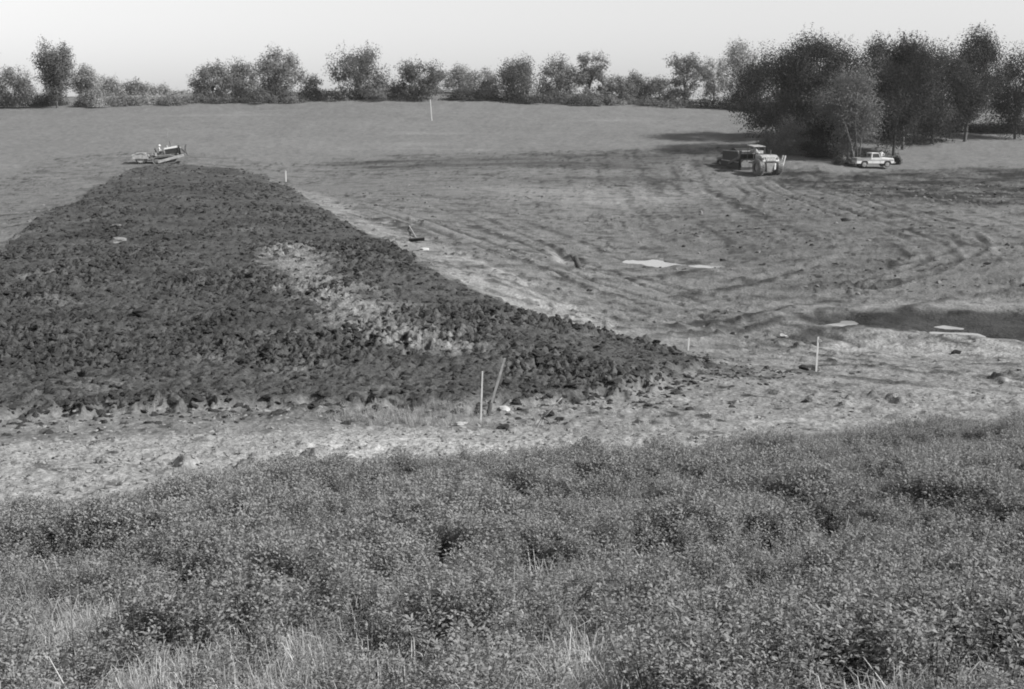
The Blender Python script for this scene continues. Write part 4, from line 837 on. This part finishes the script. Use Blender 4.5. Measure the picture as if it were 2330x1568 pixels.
SIT = {'pelvis': (0, 0, .1, (.15, .13)), 'waist': (-.02, 0, .28, (.14, .11)), 'chest': (.0, 0, .52, (.16, .12)), 'neck': (.03, 0, .68, .055), 'head': (.06, 0, .83, .1),
 'shl': (0, .19, .6, .065), 'ell': (.12, .27, .36, .05), 'hal': (.38, .16, .36, .04), 'shr': (0, -.19, .6, .065), 'elr': (.12, -.27, .36, .05), 'har': (.38, -.16, .36, .04),
 'hil': (.06, .1, .1, .1), 'knl': (.45, .14, .12, .07), 'anl': (.5, .14, -.28, .045), 'tol': (.64, .14, -.3, .04), 'hir': (.06, -.1, .1, .1), 'knr': (.45, -.14, .12, .07), 'anr': (.5, -.14, -.28, .045), 'tor': (.64, -.14, -.3, .04)}
cr, sr = math.cos(TRZ), math.sin(TRZ)
person('person', 'person in white hat and light shirt driving the crawler tractor', (TX - .72 * cr, TY - .72 * sr, TZ + 1.27), TRZ, SIT, ED, CLR, True)

# ------------------------------------------------------------------ pickup truck
def pickup(loc, rz, roll):
    t = empty('pickup_truck', loc, rz, roll); tag(t, 'white two-tone pickup truck parked side-on in front of the grove', 'pickup truck')
    W_ = .93
    def arch(cx, r, z0, n=8): return [(cx + r * math.cos(a), z0 + r * math.sin(a)) for a in [math.pi * i / n for i in range(n + 1)]]
    low = [(-2.42, .48)] + arch(-1.4, .46, .46)[::-1] + arch(1.55, .46, .46)[::-1] + [(2.38, .5), (2.42, .82), (-2.42, .82)]
    MB().prism(low, -W_, W_).build('lower_body', M['white'], t, bevel=.02)
    st = MB().prism([(-2.43, .83), (2.4, .83), (2.38, .9), (-2.43, .9)], -W_ - .012, W_ + .012).build('trim_strip', M['steel'], t)
    bed = MB()
    for sy in (-1, 1): bed.box((-1.5, sy * (W_ - .05), 1.04), (1.84, .08, .27))
    bed.box((-2.4, 0, 1.04), (.06, 1.76, .27)).box((-.6, 0, 1.04), (.05, 1.76, .27)).build('bed_sides', M['grey'], t, bevel=.02)
    MB().prism([(.65, .91), (2.36, .91), (2.38, 1.03), (2.2, 1.12), (.7, 1.2)], -.88, .88).build('hood', M['white'], t, bevel=.05)
    MB().box((.05, 0, 1.04), (1.2, 1.78, .27)).build('door_top', M['white'], t, bevel=.02)
    cab = MB()
    for sy in (-1, 1):
        cab.prism([(-.55, 1.18), (-.5, 1.7), (-.36, 1.7), (-.38, 1.18)], sy * .8 - .03, sy * .8 + .03)
        cab.prism([(.72, 1.18), (.42, 1.7), (.34, 1.7), (.62, 1.18)], sy * .8 - .03, sy * .8 + .03)
    cab.prism([(-.56, 1.66), (.45, 1.66), (.38, 1.78), (-.48, 1.78)], -.84, .84); cab.build('cab_roof', M['white'], t, bevel=.03)
    MB().box((-.52, -.62, 1.43), (.06, .36, .5)).box((-.52, .62, 1.43), (.06, .36, .5)).box((-.52, 0, 1.24), (.06, 1.0, .14)).build('cab_back', M['grey'], t)  # shade on the back panel put into its colour as grey
    for sy in (-1, 1): MB().prism([(-.37, 1.19), (.61, 1.19), (.34, 1.65), (-.36, 1.65)], sy * .8 - .008, sy * .8 + .008).build('side_window', M['glass'], t)
    MB().prism([(.66, 1.19), (.68, 1.19), (.4, 1.68), (.38, 1.68)], -.74, .74).build('windshield', M['glass'], t)
    MB().box((-.51, 0, 1.48), (.02, .86, .32)).build('rear_window', M['glass'], t)
    MB().box((.05, 0, 1.0), (.9, 1.4, .5)).build('seat', M['black'], t)
    for cx in (-1.4, 1.55):
        for sy in (-1, 1):
            w_ = MB().lathe([(.2, -.1), (.33, -.1), (.36, -.06), (.36, .06), (.33, .1), (.2, .1)], (cx, sy * .82, .36), 'y', 22).build('wheel', M['rubber'], t)
            MB().lathe([(0, -.115), (.1, -.12), (.2, -.1), (.26, -.105), (.26, .105), (.2, .1), (.1, .12), (0, .115)], (cx, sy * .82, .36), 'y', 20).build('hubcap', M['grey'], w_)
    MB().box((2.5, 0, .55), (.14, 1.9, .2)).build('front_bumper', M['steel'], t, bevel=.03)
    MB().box((-2.5, 0, .52), (.12, 1.8, .16)).build('rear_bumper', M['steel'], t, bevel=.03)
    MB().box((0, 0, .5), (4.4, 1.3, .2)).build('chassis', M['black'], t)
    for sy in (-1, 1):
        MB().lathe([(0, .05), (.09, .05), (.1, 0), (0, -.02)], (2.39, sy * .66, .9), 'x', 12).build('headlight', M['steel'], t)
        MB().box((-2.44, sy * .78, .75), (.03, .14, .12)).build('tail_light', M['iron'], t)
        for x0 in (-.36, .62): MB().box((x0, sy * (W_ + .006), .65), (.015, .012, .34)).build('door_seam', M['iron'], t)
        MB().box((-.2, sy * .945, 1.0), (.14, .03, .03)).build('door_handle', M['steel'], t)
    MB().box((2.405, 0, .78), (.04, 1.2, .26)).build('grille', M['steel'], t)
    return t
PX, PY, PZZ = place(1985, 383); PRZ = R(6)
pl_ = gz(PX - 1.4, PY - .3); pr_ = gz(PX + 1.5, PY + .3)
zt = max(gz(PX + a * math.cos(PRZ) - b * math.sin(PRZ), PY + a * math.sin(PRZ) + b * math.cos(PRZ)) for a in (-1.4, 1.55) for b in (-.82, .82))
pickup((PX, PY, zt - .04), PRZ, 0)
hx_, hy_ = PX + 1.95, PY + 3.2
person('person', 'person in light shirt with bent elbows standing behind the pickup hood', (hx_, hy_, gz(hx_, hy_)), R(-80), STAND, ED, CLR)

# ------------------------------------------------------------------ stakes, poles, boards, stones
def stake(name, label, cat, ub, vb, vt, du, w, mat, group=None, flag=False, lean_back=0.0, taper=.9, cap=None):
    x, y = ground_xy(ub, vb); z = gz(x, y); top = at(ub + du, vt, y - lean_back)
    t = empty(name, (x, y, z)); tag(t, label, cat, group); d = Vector(top) - Vector((x, y, z))
    mb = MB(); q = d.normalized(); a = q.orthogonal().normalized(); a = Vector((1, 0, 0)) - q * q.x; a.normalize(); b = q.cross(a); vs = []
    rings = [(-.25, .15), (0, 1.0), (.5, 1.0 + random.uniform(-.04, .04)), (1.0, taper)]
    for h, k in rings:
        c = d * h if h >= 0 else q * h
        vs += [c + a * w * k * .5 * sx + b * w * k * .28 * sy for sx, sy in ((-1, -1), (1, -1), (1, 1), (-1, 1))]
    fs = [(i * 4 + j, i * 4 + (j + 1) % 4, i * 4 + 4 + (j + 1) % 4, i * 4 + 4 + j) for i in range(3) for j in range(4)] + [(3, 2, 1, 0), (12, 13, 14, 15)]
    mb.add(vs, fs).build('shaft', mat, t)
    if flag:
        p = d * .93; fl = MB().add([p + Vector((w * .5, -.02, .03)), p + Vector((w * .5 + .07, -.05, -.02)), p + Vector((w * .5 + .12, -.03, -.05)), p + Vector((w * .5 + .06, -.02, -.09)), p + Vector((w * .5, -.02, -.1)),
              p + Vector((w * .5, -.012, .03)), p + Vector((w * .5 + .07, -.04, -.02)), p + Vector((w * .5 + .12, -.02, -.05)), p + Vector((w * .5 + .06, -.012, -.09)), p + Vector((w * .5, -.012, -.1))],
              [(0, 1, 2, 3, 4), (9, 8, 7, 6, 5), (0, 5, 6, 1), (1, 6, 7, 2), (2, 7, 8, 3), (3, 8, 9, 4), (4, 9, 5, 0)]); fl.build('flag', M['cloth'], t)
    return t
SG = 'survey stakes'
stake('survey_stake', 'thin pale lath stake upright beside the leaning pole on the near bank', 'stake', 1094, 962, 845, 4, .038, M['lath'], SG)
stake('survey_stake', 'white flagged stake beside the dark hollow below the pond', 'stake', 1857, 846, 767, 5, .062, M['lath'], SG, flag=True)
stake('survey_stake', 'short pale stake at the pointed right tip of the dam fill', 'stake', 1566, 797, 769, 2, .055, M['lath'], SG)
stake('survey_stake', 'far pale stake at the top of the light path beside the dam', 'stake', 651, 413, 389, -1, .13, M['lath'], SG)
stake('survey_stake', 'faint distant stake in the pasture just beyond the crawler tractor', 'stake', 381, 312, 292, 0, .11, M['wood'], SG)
stake('field_pole', 'tall pale pole standing in the pasture below the umbrella-shaped tree', 'pole', 983, 274, 226, -4, .13, M['lath'])
stake('peg', 'tiny pale peg on the bright soil right of the near stake', 'peg', 1171, 986, 975, 2, .02, M['lath'])
stake('leaning_pole', 'weathered pole leaning right with a dark foot by the near stake', 'pole', 1111, 942, 815, 38, .058, M['wood'])
x, y = ground_xy(1111, 943); k = MB().tube([(0, 0, -.1), (.10, .0, .36)], [.06, .045], 6).build('dark_post', M['darkwood'], None, True); k.location = (x - .03, y - .06, gz(x - .03, y - .06)); tag(k, 'dark short post leaning against the foot of the weathered pole', 'post')
x, y = ground_xy(780, 1084); k = MB().tube([(0, 0, -.15), (-.03, 0, .1), (-.1, .01, .36)], [.025, .03, .024], 6).build('dark_peg', M['darkwood'], None, True); k.location = (x, y, gz(x, y)); tag(k, 'dark leaning peg at the upper edge of the weeds', 'peg')
# dead branch with hanging loops
x, y, z = place(1232, 962); t = empty('dead_branch', (x, y, z)); tag(t, 'dead broken branch with looping twigs sprawled on the near bank', 'branch')
def bp(u, v, lift=0.0):
    p = at(u, v, y - .3 - lift); return Vector(p) - Vector((x, y, z))
MB().tube([bp(1279, 905), bp(1262, 922), bp(1248, 938), bp(1233, 952)], [.008, .014, .022, .03], 6).build('limb', M['wood'], t, True)
for pts, r in (([(1233, 952), (1224, 965), (1218, 985), (1226, 998), (1242, 1000)], .012), ([(1236, 952), (1228, 970), (1227, 985)], .008), ([(1238, 951), (1240, 970), (1241, 985)], .008), ([(1233, 952), (1246, 957), (1252, 968)], .014), ([(1222, 955), (1212, 970), (1210, 984)], .008)):
    MB().tube([bp(a, b, i * .12) for i, (a, b) in enumerate(pts)], [r * (1 - .12 * i) for i in range(len(pts))], 5).build('twig', M['darkwood'], t, True)
# board and rod near the light path
x, y, z = place(948, 549); k = MB().box((0, 0, .1), (1.05, .4, .06), ('Y', R(-4))).build('board', M['darkwood']); k.location = (x, y, z + .06); k.rotation_euler = (R(-35), 0, R(6)); tag(k, 'dark flat board tipped up on the light path beside the dam', 'board')
x0, y0, z0 = place(931, 517); x1, y1, z1 = place(950, 546); k = MB().tube([(0, 0, .05), (x1 - x0, y1 - y0, z1 - z0 + .06)], .05, 6).build('rod', M['wood']); k.location = (x0, y0, z0 + .02); tag(k, 'long thin rod lying on the light path beyond the dark board', 'rod')
# dark stump in the pale scar
x, y, z = place(1313, 603); k = MB().tube([(.25, 0, -.3), (.05, .1, .25), (-.12, .25, .75)], [.16, .2, .12], 8).tube([(.05, .1, .25), (-.38, .3, .8)], [.12, .08], 6).build('stump', M['darkwood'], None, True); k.location = (x, y, z); tag(k, 'dark forked stump sticking out of the pale scraped hollow', 'stump')
# stones and big lumps
def rock(label, u, v, r, mat, seed, group=None, name='stone', sq=.75, cat='stone'):
    x, y, z = place(u, v); me = clod_mesh(500 + seed, mat); o = bpy.data.objects.new(name, me); COL.objects.link(o); o.location = (x, y, z + r * .25); o.scale = (r, r * .8, r * sq); o.rotation_euler = (0, 0, seed * 1.7); tag(o, label, cat, group)
rock('pale rounded stone lying alone below the pond', 1781, 768, .26, M['stone'], 1)
rock('pale flat stone half buried left of the near stake', 1048, 968, .14, M['stone'], 2, sq=.5)
rock('pale broken slab right of the dark short post', 1148, 934, .17, M['stone'], 3, sq=.4)
rock('pale lump on the left side of the dam fill', 268, 560, .42, M['paleclod'], 4, name='lump', cat='lump')
rock('smaller pale lump higher on the left side of the dam fill', 266, 524, .3, M['paleclod'], 5, name='lump', cat='lump')
rock('white stone just below the dark board', 965, 566, .3, M['stone'], 6, sq=.6)
rock('black clod heap left of the white flagged stake', 1838, 842, .3, M['black'], 7, name='clod', cat='clod')
rock('small dark clod further left of the flagged stake', 1744, 840, .17, M['clod'], 8, name='clod', cat='clod')
rock('dark clod on the bare ground right of the flagged stake', 2176, 804, .2, M['clod'], 9, name='clod', cat='clod')
rock('biggest dark clod on the left half of the dam fill', 322, 728, .42, M['clod'], 10, name='clod', cat='clod', sq=.5)
rock('big dark clod on the middle of the dam fill', 510, 660, .36, M['clod'], 11, name='clod', cat='clod', sq=.5)
rock('round pale stone on the near bank at the left of the bright strip', 305, 1142, .06, M['stone'], 12)
rock('large dark lump in the churned ground below the pickup', 2470 / 1.2833, 646 / 1.2833, .34, M['clod'], 13, name='lump', cat='lump', sq=.6)

# ------------------------------------------------------------------ haze over the valley
hz = MB().box((0, 180, 13.5), (1440, 1180, 29)).build('haze', None)
def haze_mat():
    m = bpy.data.materials.new('haze'); m.use_nodes = True; n = m.node_tree; n.nodes.clear(); o = n.nodes.new('ShaderNodeOutputMaterial'); v = n.nodes.new('ShaderNodeVolumePrincipled')
    v.inputs['Color'].default_value = (.95, .95, .95, 1); v.inputs['Density'].default_value = 0.00012; v.inputs['Anisotropy'].default_value = 0.2; n.links.new(v.outputs[0], o.inputs['Volume']); return m
hz.data.materials.clear(); hz.data.materials.append(haze_mat()); tag(hz, 'thin bright haze lying over the whole valley', 'haze', kind='stuff')
